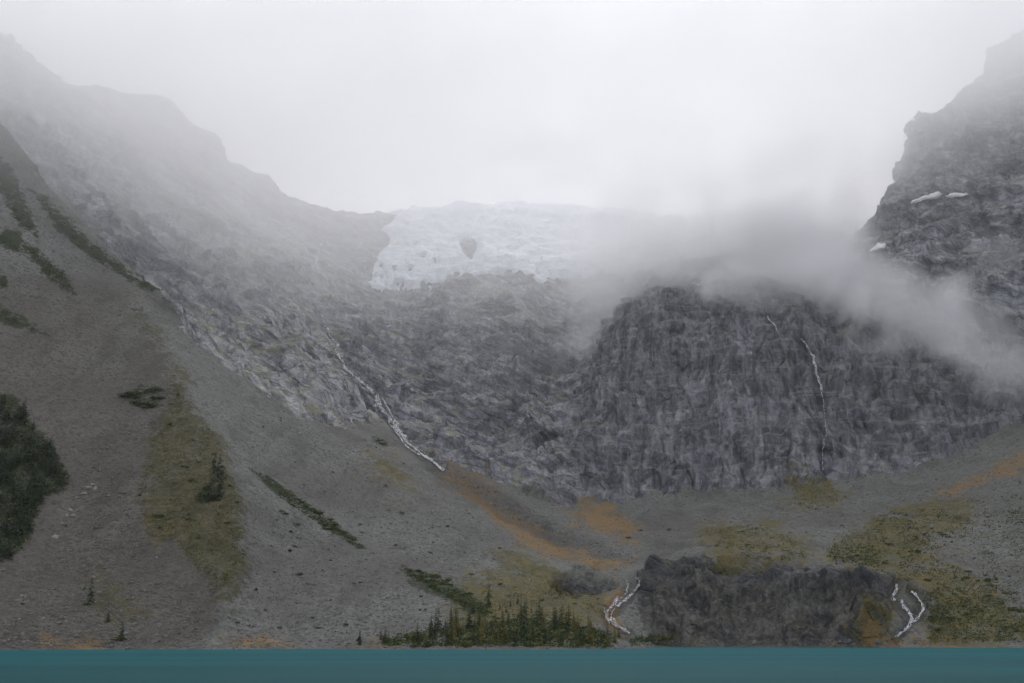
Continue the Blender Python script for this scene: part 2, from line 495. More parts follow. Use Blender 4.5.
class NB:
    """small node-graph helper"""
    def __init__(s, t): s.t = t
    def n(s, typ, **kw):
        x = s.t.nodes.new(typ)
        for k, v in kw.items(): setattr(x, k, v)
        return x
    def l(s, a, b): s.t.links.new(a, b)
    def put(s, sock, v):
        if isinstance(v, (int, float)): sock.default_value = v
        elif isinstance(v, (tuple, list)): sock.default_value = tuple(v) + ((1,) if len(v) == 3 and len(sock.default_value) == 4 else ())
        else: s.l(v, sock)
    def noise(s, vec, scale, detail=4, rough=0.55, dist=0.0):
        x = s.n('ShaderNodeTexNoise')
        if vec is not None: s.l(vec, x.inputs['Vector'])
        x.inputs['Scale'].default_value = scale; x.inputs['Detail'].default_value = detail
        x.inputs['Roughness'].default_value = rough; x.inputs['Distortion'].default_value = dist
        return x.outputs['Fac']
    def math(s, op, a, b=None, c=None, clamp=False):
        x = s.n('ShaderNodeMath', operation=op); x.use_clamp = clamp
        for i, v in enumerate((a, b, c)):
            if v is not None: s.put(x.inputs[i], v)
        return x.outputs[0]
    def rng(s, v, a, b, c=0.0, d=1.0, smooth=False):
        x = s.n('ShaderNodeMapRange'); x.clamp = True
        if smooth: x.interpolation_type = 'SMOOTHSTEP'
        s.put(x.inputs[0], v)
        for i, q in enumerate((a, b, c, d)): s.put(x.inputs[1 + i], q)
        return x.outputs[0]
    def mix(s, f, a, b, blend='MIX'):
        x = s.n('ShaderNodeMix', data_type='RGBA', blend_type=blend)
        s.put(x.inputs[0], f); s.put(x.inputs[6], a); s.put(x.inputs[7], b)
        return x.outputs[2]
    def scale(s, vec, sc):
        x = s.n('ShaderNodeVectorMath', operation='MULTIPLY')
        s.l(vec, x.inputs[0]); x.inputs[1].default_value = sc
        return x.outputs[0]


def ground_material():
    m, t, b = nt('mountain_ground')
    g = NB(t)
    pos = g.n('ShaderNodeNewGeometry')
    P = pos.outputs['Position']
    A = g.n('ShaderNodeAttribute', attribute_name='cover_a')
    B = g.n('ShaderNodeAttribute', attribute_name='cover_b')
    sa = g.n('ShaderNodeSeparateColor'); g.l(A.outputs['Color'], sa.inputs[0])
    sb = g.n('ShaderNodeSeparateColor'); g.l(B.outputs['Color'], sb.inputs[0])
    rock, meadow, orange = sa.outputs[0], sa.outputs[1], sa.outputs[2]
    yellow, green, wet = sb.outputs[0], sb.outputs[1], sb.outputs[2]
    bluff = A.outputs['Alpha']
    cliff = B.outputs['Alpha']
    C_ = g.n('ShaderNodeAttribute', attribute_name='cover_c')
    sc_ = g.n('ShaderNodeSeparateColor'); g.l(C_.outputs['Color'], sc_.inputs[0])
    fan, slabs = sc_.outputs[0], sc_.outputs[1]
    sep = g.n('ShaderNodeSeparateXYZ'); g.l(pos.outputs['Normal'], sep.inputs[0])
    nz = sep.outputs[2]
    sp = g.n('ShaderNodeSeparateXYZ'); g.l(P, sp.inputs[0])
    # scree
    n_f = g.noise(P, 0.55, 3, 0.7)
    n_m = g.noise(P, 0.06, 4, 0.6)
    n_l = g.noise(P, 0.012, 3, 0.5)
    vo = g.n('ShaderNodeTexVoronoi'); g.l(P, vo.inputs['Vector']); vo.inputs['Scale'].default_value = 0.45
    sv = g.n('ShaderNodeSeparateColor'); g.l(vo.outputs['Color'], sv.inputs[0])
    c = g.mix(g.rng(n_f, 0.3, 0.7), (0.086, 0.090, 0.080), (0.240, 0.250, 0.228))
    c = g.mix(g.math('MULTIPLY', g.rng(sv.outputs[0], 0.62, 1.0), 0.55), c, (0.215, 0.21, 0.20))
    c = g.mix(g.math('MULTIPLY', g.rng(sv.outputs[1], 0.7, 1.0), 0.6), c, (0.034, 0.032, 0.031))
    c = g.mix(g.rng(n_m, 0.42, 0.72, 0, 0.45), c, (0.088, 0.090, 0.072))
    c = g.mix(g.rng(n_l, 0.45, 0.66, 0, 0.55), c, (0.092, 0.086, 0.078))
    # streaks along the fall line
    st = g.noise(g.scale(P, (0.045, 0.010, 0.010)), 1.0, 5, 0.65)
    c = g.mix(g.rng(st, 0.46, 0.34, 0, 0.35), c, (0.150, 0.152, 0.142))
    c = g.mix(g.rng(st, 0.52, 0.66, 0, 0.6), c, (0.074, 0.076, 0.066))
    # lower left fan: browner stone, with vignetting and weaker light also darkened into the colour
    lf = g.math('MULTIPLY', fan, g.rng(sp.outputs[2], 300, 30, 0.55, 1.0))
    c = g.mix(g.math('MULTIPLY', lf, 0.9), c, g.mix(1.0, c, (0.62, 0.55, 0.50), 'MULTIPLY'))
    # rock
    rv = g.noise(g.scale(P, (0.10, 0.10, 0.022)), 1.0, 6, 0.68)
    rs = g.noise(g.scale(P, (0.016, 0.016, 0.11)), 1.0, 5, 0.62, 0.6)
    rf = g.noise(P, 0.22, 5, 0.7)
    rl = g.noise(P, 0.014, 4, 0.55)
    rh = g.noise(g.scale(P, (1.0, 1.0, 0.6)), 0.85, 4, 0.75)
    stn = g.noise(g.scale(P, (0.075, 0.075, 0.0055)), 1.0, 6, 0.72, 0.3)
    stb = g.noise(g.scale(P, (0.012, 0.012, 0.16)), 1.0, 4, 0.6, 0.8)
    r = g.mix(g.rng(rv, 0.34, 0.66), (0.042, 0.044, 0.050), (0.150, 0.154, 0.162))
    r = g.mix(g.rng(rs, 0.50, 0.68, 0, 0.55), r, (0.19, 0.193, 0.198))
    r = g.mix(g.rng(rf, 0.52, 0.74, 0, 0.35), r, (0.25, 0.25, 0.245))
    r = g.mix(g.rng(rf, 0.44, 0.30, 0, 0.35), r, (0.026, 0.027, 0.031))
    r = g.mix(g.rng(rl, 0.48, 0.68, 0, 0.5), r, (0.070, 0.066, 0.062))
    def dotp(vec, k):
        x = g.n('ShaderNodeVectorMath', operation='DOT_PRODUCT'); g.l(P, x.inputs[0]); x.inputs[1].default_value = tuple(float(q) * k for q in vec)
        return x.outputs['Value']
    cb = g.n('ShaderNodeCombineXYZ'); g.l(dotp(tv, 0.013), cb.inputs[0]); g.l(dotp(bv, 0.055), cb.inputs[1]); g.l(dotp(nv3, 0.055), cb.inputs[2])
    sn = g.noise(cb.outputs[0], 1.0, 6, 0.7, 0.6)
    sl_c = g.mix(g.rng(sn, 0.41, 0.57), (0.034, 0.034, 0.037), (0.165, 0.168, 0.168))
    sl_c = g.mix(g.rng(rf, 0.46, 0.30, 0, 0.5), sl_c, (0.04, 0.04, 0.042))
    r = g.mix(g.math('MULTIPLY', slabs, 0.85), r, sl_c)
    cb2 = g.n('ShaderNodeCombineXYZ'); g.l(dotp((0.88, 0.1, -0.46), 0.008), cb2.inputs[0]); g.l(dotp((0.0, 0.99, 0.1), 0.012), cb2.inputs[1]); g.l(dotp((0.46, 0, 0.88), 0.050), cb2.inputs[2])
    rw = g.noise(cb2.outputs[0], 1.0, 7, 0.68, 1.0)
    r = g.mix(g.math('MULTIPLY', g.math('SUBTRACT', 1.0, g.math('MAXIMUM', slabs, g.math('MAXIMUM', cliff, bluff))), g.rng(rw, 0.44, 0.54, 0.75, 0.0)), r, (0.045, 0.047, 0.052))
    wv = g.n('ShaderNodeTexNoise'); g.l(P, wv.inputs['Vector']); wv.inputs['Scale'].default_value = 0.02; wv.inputs['Detail'].default_value = 4
    def joints(vec, sc, width, wamt):
        ad = g.n('ShaderNodeVectorMath', operation='MULTIPLY_ADD'); g.l(wv.outputs['Color'], ad.inputs[0]); ad.inputs[1].default_value = (wamt,) * 3; g.l(vec, ad.inputs[2])
        vo_ = g.n('ShaderNodeTexVoronoi', feature='DISTANCE_TO_EDGE'); g.l(ad.outputs[0], vo_.inputs['Vector']); vo_.inputs['Scale'].default_value = sc
        return g.rng(vo_.outputs['Distance'], 0.0, width, 1.0, 0.0)
    def cells(vec, sc, wamt):
        ad = g.n('ShaderNodeVectorMath', operation='MULTIPLY_ADD'); g.l(wv.outputs['Color'], ad.inputs[0]); ad.inputs[1].default_value = (wamt,) * 3; g.l(vec, ad.inputs[2])
        vo_ = g.n('ShaderNodeTexVoronoi'); g.l(ad.outputs[0], vo_.inputs['Vector']); vo_.inputs['Scale'].default_value = sc
        q = g.n('ShaderNodeSeparateColor'); g.l(vo_.outputs['Color'], q.inputs[0])
        return q.outputs[0]
    tilt = cb2.outputs[0]
    upv = g.scale(P, (0.026, 0.026, 0.0065))
    jt = g.math('MAXIMUM', joints(tilt, 1.1, 0.05, 2.2), g.math('MULTIPLY', joints(tilt, 2.8, 0.06, 2.2), 0.6))
    jv = g.math('MAXIMUM', joints(upv, 1.0, 0.05, 1.0), g.math('MULTIPLY', joints(upv, 2.6, 0.06, 1.2), 0.6))
    jc = g.mix(g.math('MAXIMUM', cliff, bluff), jt, jv)
    ct = g.mix(g.math('MAXIMUM', cliff, bluff), cells(tilt, 2.8, 2.2), cells(upv, 2.6, 1.2))
    r = g.mix(1.0, r, g.mix(ct, (0.84, 0.84, 0.85), (1.18, 1.18, 1.17)), 'MULTIPLY')
    r = g.mix(g.math('MULTIPLY', g.math('MULTIPLY', jc, g.rng(rl, 0.42, 0.56, 0.15, 1.0)), 0.5), r, (0.022, 0.022, 0.025))
    lich = g.math('MULTIPLY', g.rng(g.noise(P, 0.05, 4, 0.7), 0.45, 0.62), g.rng(nz, 0.42, 0.85, 0, 0.75))
    r = g.mix(lich, r, (0.100, 0.098, 0.052))
    r = g.mix(g.math('MULTIPLY', cliff, g.rng(stn, 0.46, 0.60, 0, 0.75)), r, (0.034, 0.036, 0.042))
    r = g.mix(g.math('MULTIPLY', cliff, g.rng(stn, 0.42, 0.34, 0, 0.5)), r, (0.130, 0.128, 0.125))
    r = g.mix(g.math('MULTIPLY', cliff, g.rng(stb, 0.58, 0.66, 0, 0.5)), r, (0.150, 0.152, 0.155))
    r = g.mix(bluff, r, g.mix(1.0, r, (0.80, 0.76, 0.66), 'MULTIPLY'))
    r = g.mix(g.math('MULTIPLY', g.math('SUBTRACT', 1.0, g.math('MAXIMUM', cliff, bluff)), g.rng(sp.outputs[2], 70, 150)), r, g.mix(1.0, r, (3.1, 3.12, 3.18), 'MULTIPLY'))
    r = g.mix(cliff, r, g.mix(1.0, r, (1.95, 1.96, 2.02), 'MULTIPLY'))
    r = g.mix(slabs, r, g.mix(1.0, r, (0.86, 0.86, 0.87), 'MULTIPLY'))
    c = g.mix(g.rng(g.math('ADD', rock, g.math('MULTIPLY', g.math('SUBTRACT', rf, 0.5), 0.9)), 0.35, 0.65), c, r)
    rh2 = g.noise(g.scale(P, (0.9, 0.9, 0.45)), 0.42, 5, 0.8, 0.4)
    bd = g.math('MULTIPLY', rock, g.rng(bluff, 0, 1, 0.22, 0.8))
    c = g.mix(g.math('MULTIPLY', bd, g.rng(rh2, 0.49, 0.40, 0, 0.85)), c, (0.026, 0.026, 0.028))
    c = g.mix(g.math('MULTIPLY', bd, g.rng(rh2, 0.54, 0.64, 0, 0.6)), c, (0.21, 0.208, 0.20))
    # plants and stains on the ground
    nv = g.noise(P, 0.30, 5, 0.75)
    nv2 = g.noise(P, 0.075, 4, 0.62)
    nv3_ = g.noise(g.scale(P, (0.055, 0.014, 0.020)), 1.0, 5, 0.7)

    def cover(c, mk, colA, colB, lo, hi, amt):
        brk = g.math('ADD', g.math('MULTIPLY', g.math('SUBTRACT', nv, 0.5), 2.4), g.math('ADD', g.math('MULTIPLY', g.math('SUBTRACT', nv2, 0.5), 1.2), g.math('MULTIPLY', g.math('SUBTRACT', nv3_, 0.5), 2.2)))
        f = g.math('MULTIPLY', g.math('MULTIPLY', g.rng(g.math('ADD', mk, brk), lo, hi), g.rng(mk, 0.0, 0.25)), amt)
        return g.mix(f, c, g.mix(g.rng(g.math('ADD', g.math('MULTIPLY', nv2, 0.5), g.math('MULTIPLY', nv, 0.5)), 0.40, 0.60), colA, colB))
    c = cover(c, yellow, (0.056, 0.066, 0.016), (0.160, 0.122, 0.030), 0.36, 0.80, 0.78)
    c = cover(c, meadow, (0.120, 0.104, 0.042), (0.044, 0.044, 0.020), 0.38, 0.85, 0.8)
    c = cover(c, orange, (0.300, 0.175, 0.062), (0.190, 0.135, 0.062), 0.42, 0.85, 0.8)
    c = cover(c, green, (0.020, 0.032, 0.013), (0.034, 0.044, 0.016), 0.30, 0.7, 0.9)
    c = g.mix(g.math('MULTIPLY', wet, 0.6), c, g.mix(1.0, c, (0.42, 0.43, 0.46), 'MULTIPLY'))
    # darker wet rim where the lake laps
    c = g.mix(g.rng(sp.outputs[2], 1.2, 0.1, 0, 0.4), c, (0.10, 0.095, 0.085))
    g.l(c, b.inputs['Base Color'])
    b.inputs['Roughness'].default_value = 0.9
    b.inputs['Specular IOR Level'].default_value = 0.25
    bp = g.n('ShaderNodeBump'); bp.inputs['Strength'].default_value = 1.0; bp.inputs['Distance'].default_value = 1.8
    hsum = g.math('ADD', g.math('MULTIPLY', n_f, 1.0), g.math('MULTIPLY', rf, 1.2))
    hsum = g.math('ADD', hsum, g.math('MULTIPLY', rv, 1.4))
    hsum = g.math('ADD', hsum, g.math('MULTIPLY', rh, 0.35))
    hsum = g.math('SUBTRACT', hsum, g.math('MULTIPLY', g.math('MULTIPLY', jc, rock), 1.0))
    hsum = g.math('ADD', hsum, g.math('MULTIPLY', g.math('MULTIPLY', ct, rock), 0.8))
    g.l(hsum, bp.inputs['Height']); g.l(bp.outputs[0], b.inputs['Normal'])
    return m


def leaf_material(name, cols, scale=0.6, rough=0.75):
    m, t, b = nt(name)
    g = NB(t)
    oi = g.n('ShaderNodeObjectInfo')
    ge = g.n('ShaderNodeNewGeometry')
    n = g.noise(ge.outputs['Position'], scale, 3, 0.6)
    c = g.mix(g.rng(n, 0.35, 0.65), cols[0], cols[1])
    if len(cols) > 2:
        c = g.mix(g.rng(g.noise(ge.outputs['Position'], scale * 0.35, 2, 0.5), 0.5, 0.68), c, cols[2])
    hv = g.n('ShaderNodeHueSaturation'); g.l(c, hv.inputs['Color'])
    g.l(g.rng(oi.outputs['Random'], 0, 1, 0.75, 1.25), hv.inputs['Value'])
    g.l(hv.outputs[0], b.inputs['Base Color'])
    b.inputs['Roughness'].default_value = rough
    b.inputs['Specular IOR Level'].default_value = 0.2
    return m


def plain_material(name, ca, cb, scale, rough=0.85, bump=0.0, aniso=(1, 1, 1)):
    m, t, b = nt(name)
    g = NB(t)
    ge = g.n('ShaderNodeNewGeometry')
    n = g.noise(g.scale(ge.outputs['Position'], aniso), scale, 5, 0.65)
    g.l(g.mix(g.rng(n, 0.32, 0.68), ca, cb), b.inputs['Base Color'])
    b.inputs['Roughness'].default_value = rough
    if bump:
        bp = g.n('ShaderNodeBump'); bp.inputs['Distance'].default_value = bump; g.l(n, bp.inputs['Height']); g.l(bp.outputs[0], b.inputs['Normal'])
    return m


M_GROUND = ground_material()
M_NEEDLE = leaf_material('fir_needles', [(0.015, 0.030, 0.012), (0.029, 0.050, 0.018)])
M_BARK = plain_material('bark', (0.06, 0.045, 0.035), (0.11, 0.09, 0.075), 3.0)
M_SHRUB = leaf_material('shrub_leaves', [(0.026, 0.048, 0.012), (0.050, 0.078, 0.018)])
M_OLIVE = leaf_material('olive_leaves', [(0.066, 0.076, 0.016), (0.110, 0.096, 0.020)])
M_YEL = leaf_material('yellow_leaves', [(0.260, 0.180, 0.030), (0.190, 0.145, 0.030)])
M_STRAW = leaf_material('straw', [(0.150, 0.130, 0.045), (0.115, 0.095, 0.038)])
M_RUST = leaf_material('rust_leaves', [(0.330, 0.190, 0.050), (0.210, 0.135, 0.046)])
M_STONE = plain_material('stone', (0.048, 0.046, 0.044), (0.170, 0.166, 0.158), 0.35, 0.9, 0.3)
M_PALESTONE = plain_material('pale_stone', (0.14, 0.137, 0.13), (0.27, 0.265, 0.255), 0.8, 0.9, 0.2)
M_FOAM = plain_material('white_water', (0.26, 0.27, 0.29), (0.66, 0.67, 0.69), 0.8, 0.6, 0.4)
M_SNOW = plain_material('old_snow', (0.70, 0.71, 0.73), (0.85, 0.85, 0.86), 0.12, 0.8, 0.6)


def ice_material():
    m, t, b = nt('glacier_ice')
    g = NB(t)
    ge = g.n('ShaderNodeNewGeometry')
    P = ge.outputs['Position']
    n = g.noise(g.scale(P, (1.0, 0.5, 2.2)), 0.045, 6, 0.68, 0.8)
    n2 = g.noise(g.scale(P, (0.4, 0.4, 1.6)), 0.16, 5, 0.7)
    c = g.mix(g.rng(n, 0.36, 0.62), (0.66, 0.76, 0.84), (0.91, 0.93, 0.95))
    c = g.mix(g.rng(n2, 0.54, 0.70, 0, 0.55), c, (0.46, 0.55, 0.64))
    g.l(c, b.inputs['Base Color'])
    b.inputs['Roughness'].default_value = 0.6
    bp = g.n('ShaderNodeBump'); bp.inputs['Distance'].default_value = 6; g.l(n2, bp.inputs['Height']); g.l(bp.outputs[0], b.inputs['Normal'])
    return m


M_ICE = ice_material()


def water_material():
    m, t, b = nt('glacial_water')
    g = NB(t)
    ge = g.n('ShaderNodeNewGeometry')
    P = ge.outputs['Position']
    n = g.noise(g.scale(P, (0.004, 0.02, 1)), 1.0, 3, 0.5)
    t.nodes.remove(b)
    df = g.n('ShaderNodeBsdfDiffuse'); gl = g.n('ShaderNodeBsdfGlossy'); mx = g.n('ShaderNodeMixShader')
    sy = g.n('ShaderNodeSeparateXYZ'); g.l(P, sy.inputs[0])
    near_tone = g.mix(g.rng(n, 0.38, 0.62), (0.008, 0.056, 0.060), (0.011, 0.072, 0.077))
    far_tone = g.mix(g.rng(n, 0.38, 0.62), (0.006, 0.076, 0.086), (0.009, 0.098, 0.110))
    g.l(g.mix(g.rng(g.math('ADD', sy.outputs[1], g.math('MULTIPLY', g.math('SUBTRACT', n, 0.5), 160)), 90, 260), near_tone, far_tone), df.inputs['Color'])  # diffuse tone brightens from the near water toward the far shore
    gl.inputs['Roughness'].default_value = 0.30
    mx.inputs[0].default_value = 0.085          # wind-ruffled water mirrors only part of the light, even at a low angle
    g.l(df.outputs[0], mx.inputs[1]); g.l(gl.outputs[0], mx.inputs[2])
    g.l(mx.outputs[0], t.nodes['Material Output'].inputs['Surface'])
    w = g.noise(g.scale(P, (1.0, 2.4, 1)), 0.9, 4, 0.6)
    bp = g.n('ShaderNodeBump'); bp.inputs['Strength'].default_value = 0.5; bp.inputs['Distance'].default_value = 0.12
    g.l(w, bp.inputs['Height']); g.l(bp.outputs[0], gl.inputs['Normal']); g.l(bp.outputs[0], df.inputs['Normal'])
    return m


M_WATER = water_material()

# ------------------------------------------------------------------ terrain object
print('terrain')
ter = mesh_np('terrain', G.reshape(-1, 3), grid_faces(NAZ, NR), M_GROUND)
tag(ter, kind='structure')
me = ter.data
for nm, chans in (('cover_a', (ROCK, MEADOW, ORANGE, BLUFF)), ('cover_b', (YELLOW, GREEN, WET, CLIFF)), ('cover_c', (LEFTFAN, LSL, ROCK * 0, BLUFF))):
    at_ = me.attributes.new(nm, 'FLOAT_COLOR', 'POINT')
    at_.data.foreach_set('color', np.stack(chans, -1).astype(np.float32).ravel())

# lake
lk = mesh_np('lake', [(-1900, -500, 0), (1900, -500, 0), (1900, 760, 0), (-1900, 760, 0)], [(0, 1, 2, 3)], M_WATER)
tag(lk, kind='structure')

# ------------------------------------------------------------------ what a sight line meets: nearest ground point per pixel
uG, vG = project(G)
rngG = np.linalg.norm(G - np.array([0, 0, CAMZ]), axis=-1)
PW, PH, PO = 1100, 690, 40
posmap = np.full((PW, PH), -1, np.int64)
iu = np.floor(uG + PO).astype(int).ravel(); iv = np.floor(vG).astype(int).ravel()
ok = (iu >= 0) & (iu < PW) & (iv >= 0) & (iv < PH) & (G[..., 2].ravel() > -0.5)
idx = np.nonzero(ok)[0]
idx = idx[np.argsort(-rngG.ravel()[idx])]
posmap[iu[idx], iv[idx]] = idx
for _ in range(6):          # close pinholes
    hole = posmap < 0
    if not hole.any(): break
    for dx, dy in ((0, 1), (1, 0), (0, -1), (-1, 0)):
        sh = np.roll(posmap, (dx, dy), (0, 1))
        fill = hole & (sh >= 0)
        posmap[fill] = sh[fill]
        hole = posmap < 0
GF, NF = G.reshape(-1, 3), NG.reshape(-1, 3)


def hit(u, v):
    i = int(np.clip(u + PO, 0, PW - 1)); j = int(np.clip(v, 0, PH - 1))
    k = posmap[i, j]
    while k < 0 and j < PH - 1:
        j += 1
        k = posmap[i, j]
    return GF[k].astype(float), NF[k].astype(float)


def sample_poly(poly, n):
    p = np.array(poly, float)
    lo, hi = p.min(0), p.max(0)
    out = []
    while len(out) < n:
        q = lo + rng.random(2) * (hi - lo)
        ins = False
        for (ax, ay), (bx, by) in zip(p, np.roll(p, -1, 0)):
            if (ay > q[1]) != (by > q[1]) and q[0] < (bx - ax) * (q[1] - ay) / (by - ay) + ax: ins = not ins
        if ins: out.append(q)
    return out


# ------------------------------------------------------------------ glacier and snow: sheets with thickness lying on the ground
def ice_sheet(name, polys, holes, thick, mat, rough, warp, label, cat, soft=5, minr=0, single=True):
    m = np.zeros(uG.shape, np.float32)
    for p in polys:
        q = np.array(p, float)
        if np.ptp(q[:, 0]) < 90:
            inb = (uG > q[:, 0].min() - 8) & (uG < q[:, 0].max() + 8) & (vG > q[:, 1].min() - 8) & (vG < q[:, 1].max() + 8) & (Rg > minr)
            uu, vv = uG[inb] + warp * wa[inb] * 2, vG[inb] + warp * wb[inb] * 2
            dd, ins = np.full(uu.shape, 1e9), np.zeros(uu.shape, bool)
            for (ax, ay), (bx, by) in zip(q, np.roll(q, -1, 0)):
                t_ = np.clip(((uu - ax) * (bx - ax) + (vv - ay) * (by - ay)) / ((bx - ax) ** 2 + (by - ay) ** 2 + 1e-9), 0, 1)
                dd = np.minimum(dd, np.hypot(uu - ax - t_ * (bx - ax), vv - ay - t_ * (by - ay)))
                ins ^= ((ay > vv) != (by > vv)) & (uu < (bx - ax) * (vv - ay) / (by - ay + 1e-12) + ax)
            pi = posmap[np.clip(uG[inb] + PO, 0, PW - 1).astype(int), np.clip(vG[inb], 0, PH - 1).astype(int)]
            front = (pi >= 0) & (rngG[inb] < rngG.ravel()[pi] + 18)
            m[inb] = np.maximum(m[inb], sstep(-soft, soft, np.where(ins, dd, -dd)) * front)
            continue
        m = np.maximum(m, sstep(-soft, soft, bil(sdf(p), uG + warp * wa, vG + warp * wb)))
    for p in holes: m = m * (1 - sstep(-3, 3, bil(sdf(p), uG + 5 * wf, vG + 5 * wa)))
    m = m * (Rg > minr)
    ii, jj = np.nonzero(m > 0.01)
    a0, a1, b0, b1 = max(ii.min() - 2, 0), min(ii.max() + 3, NAZ), max(jj.min() - 2, 0), min(jj.max() + 3, NR)
    sub, nn, mm = G[a0:a1, b0:b1], NG[a0:a1, b0:b1], m[a0:a1, b0:b1]
    if not rough:
        q = np.pad(sub, ((3, 3), (3, 3), (0, 0)), mode='edge')
        sub = np.mean([q[i:i + sub.shape[0], j:j + sub.shape[1]] for i in range(7) for j in range(7)], axis=0)
    up = nn * 0.6 + np.array([0, 0, 0.4])
    rel = rough(sub) if rough else 0
    h = thick * (np.minimum(mm * 1.6, 1.0) ** 0.6) * (1 + rel) - 2.5 * (mm < 0.02)
    V = sub + up * h[..., None]
    fc = grid_faces(a1 - a0, b1 - b0)
    keep = (mm.ravel()[fc] > 0.01).any(1)
    fc = fc[keep]
    if single:
        lab = np.arange((a1 - a0) * (b1 - b0))
        for _ in range(400):
            mn = lab[fc].min(1)
            new = lab.copy(); np.minimum.at(new, fc.ravel(), np.repeat(mn, 4))
            if (new == lab).all(): break
            lab = new
        fl = lab[fc[:, 0]]
        vals, cnt = np.unique(fl, return_counts=True)
        fc = fc[fl == vals[cnt.argmax()]]
    used, inv = np.unique(fc, return_inverse=True)
    Vt = V.reshape(-1, 3)[used]
    o = mesh_np(name, Vt, inv.reshape(-1, 4), mat)
    return tag(o, label, cat)


print('ice')
ice_sheet('glacier', [[(374, 284), (381, 268), (390, 250), (394, 238), (390, 228), (396, 222), (410, 214), (470, 196), (600, 190), (700, 205), (800, 220), (800, 245), (760, 262), (680, 262), (600, 268),
                       (556, 277), (540, 275), (520, 270), (490, 267), (455, 272), (430, 281), (400, 290)]],
          [[(455, 240), (468, 236), (480, 239), (481, 249), (473, 263), (466, 262), (459, 251)]], 9.0, M_ICE,
          lambda s: 0.40 * ridged(s, 46, 4, aniso=(0.35, 1.0, 2.4), off=4.0) + 0.20 * fbm(s, 12, 3, off=2.0) - 0.2, 17,
          'pale blue crevassed glacier spilling over the rock rim at the head of the valley', 'glacier', minr=1560)


def snow_sheet(poly, label):
    q = np.array(poly, float)
    us = np.arange(q[:, 0].min() - 1, q[:, 0].max() + 1.01, 0.5); vs = np.arange(q[:, 1].min() - 1, q[:, 1].max() + 1.01, 0.4)
    uu, vv = np.meshgrid(us, vs, indexing='ij')
    dd, ins = np.full(uu.shape, 1e9), np.zeros(uu.shape, bool)
    uw, vw = uu + 0.8 * pnoise(uu * 0.35, vv * 0.35, 2.2), vv + 0.7 * pnoise(uu * 0.35, vv * 0.35, 8.2)
    for (ax, ay), (bx, by) in zip(q, np.roll(q, -1, 0)):
        t_ = np.clip(((uw - ax) * (bx - ax) + (vw - ay) * (by - ay)) / ((bx - ax) ** 2 + (by - ay) ** 2 + 1e-9), 0, 1)
        dd = np.minimum(dd, np.hypot(uw - ax - t_ * (bx - ax), vw - ay - t_ * (by - ay)))
        ins ^= ((ay > vw) != (by > vw)) & (uw < (bx - ax) * (vw - ay) / (by - ay + 1e-12) + ax)
    sd = np.where(ins, dd, -dd)
    hp = np.array([hit(a_, b_)[0] for a_, b_ in zip(uu.ravel(), vv.ravel())])
    rg_ = np.hypot(hp[:, 0], hp[:, 1]).reshape(uu.shape)
    p_ = np.pad(rg_, 3, mode='edge'); n_, m_ = rg_.shape
    rg_ = np.min([p_[i:i + n_, j:j + m_] for i in range(7) for j in range(7)], axis=0)
    p_ = np.pad(rg_, 2, mode='edge')
    rg_ = np.mean([p_[i:i + n_, j:j + m_] for i in range(5) for j in range(5)], axis=0) - 2.5 * np.clip(sd, 0, 1)
    pos = (at(uu, vv, 1.0) - np.array([0, 0, CAMZ])) * rg_[..., None] + np.array([0, 0, CAMZ])
    fc = grid_faces(n_, m_)[(sd > -0.2)[:-1, :-1].ravel()]
    used, inv = np.unique(fc, return_inverse=True)
    tag(mesh_np('snow_patch', pos.reshape(-1, 3)[used], inv.reshape(-1, 4), M_SNOW), label, 'snow patch')


snow_sheet([(908, 202), (920, 197), (932, 193), (938, 191), (942, 194), (938, 197.5), (924, 199.5), (911, 204)], 'long thin snow patch on a ledge of the right peak')
snow_sheet([(945, 196), (952, 193), (966, 191.5), (968, 194.5), (950, 198)], 'short snow patch beside the long one on the ledge of the right peak')
snow_sheet([(868, 252), (873, 247), (878, 243), (885, 243.5), (884, 248), (876, 251)], 'small isolated snow patch low on the right peak beside the cloud')

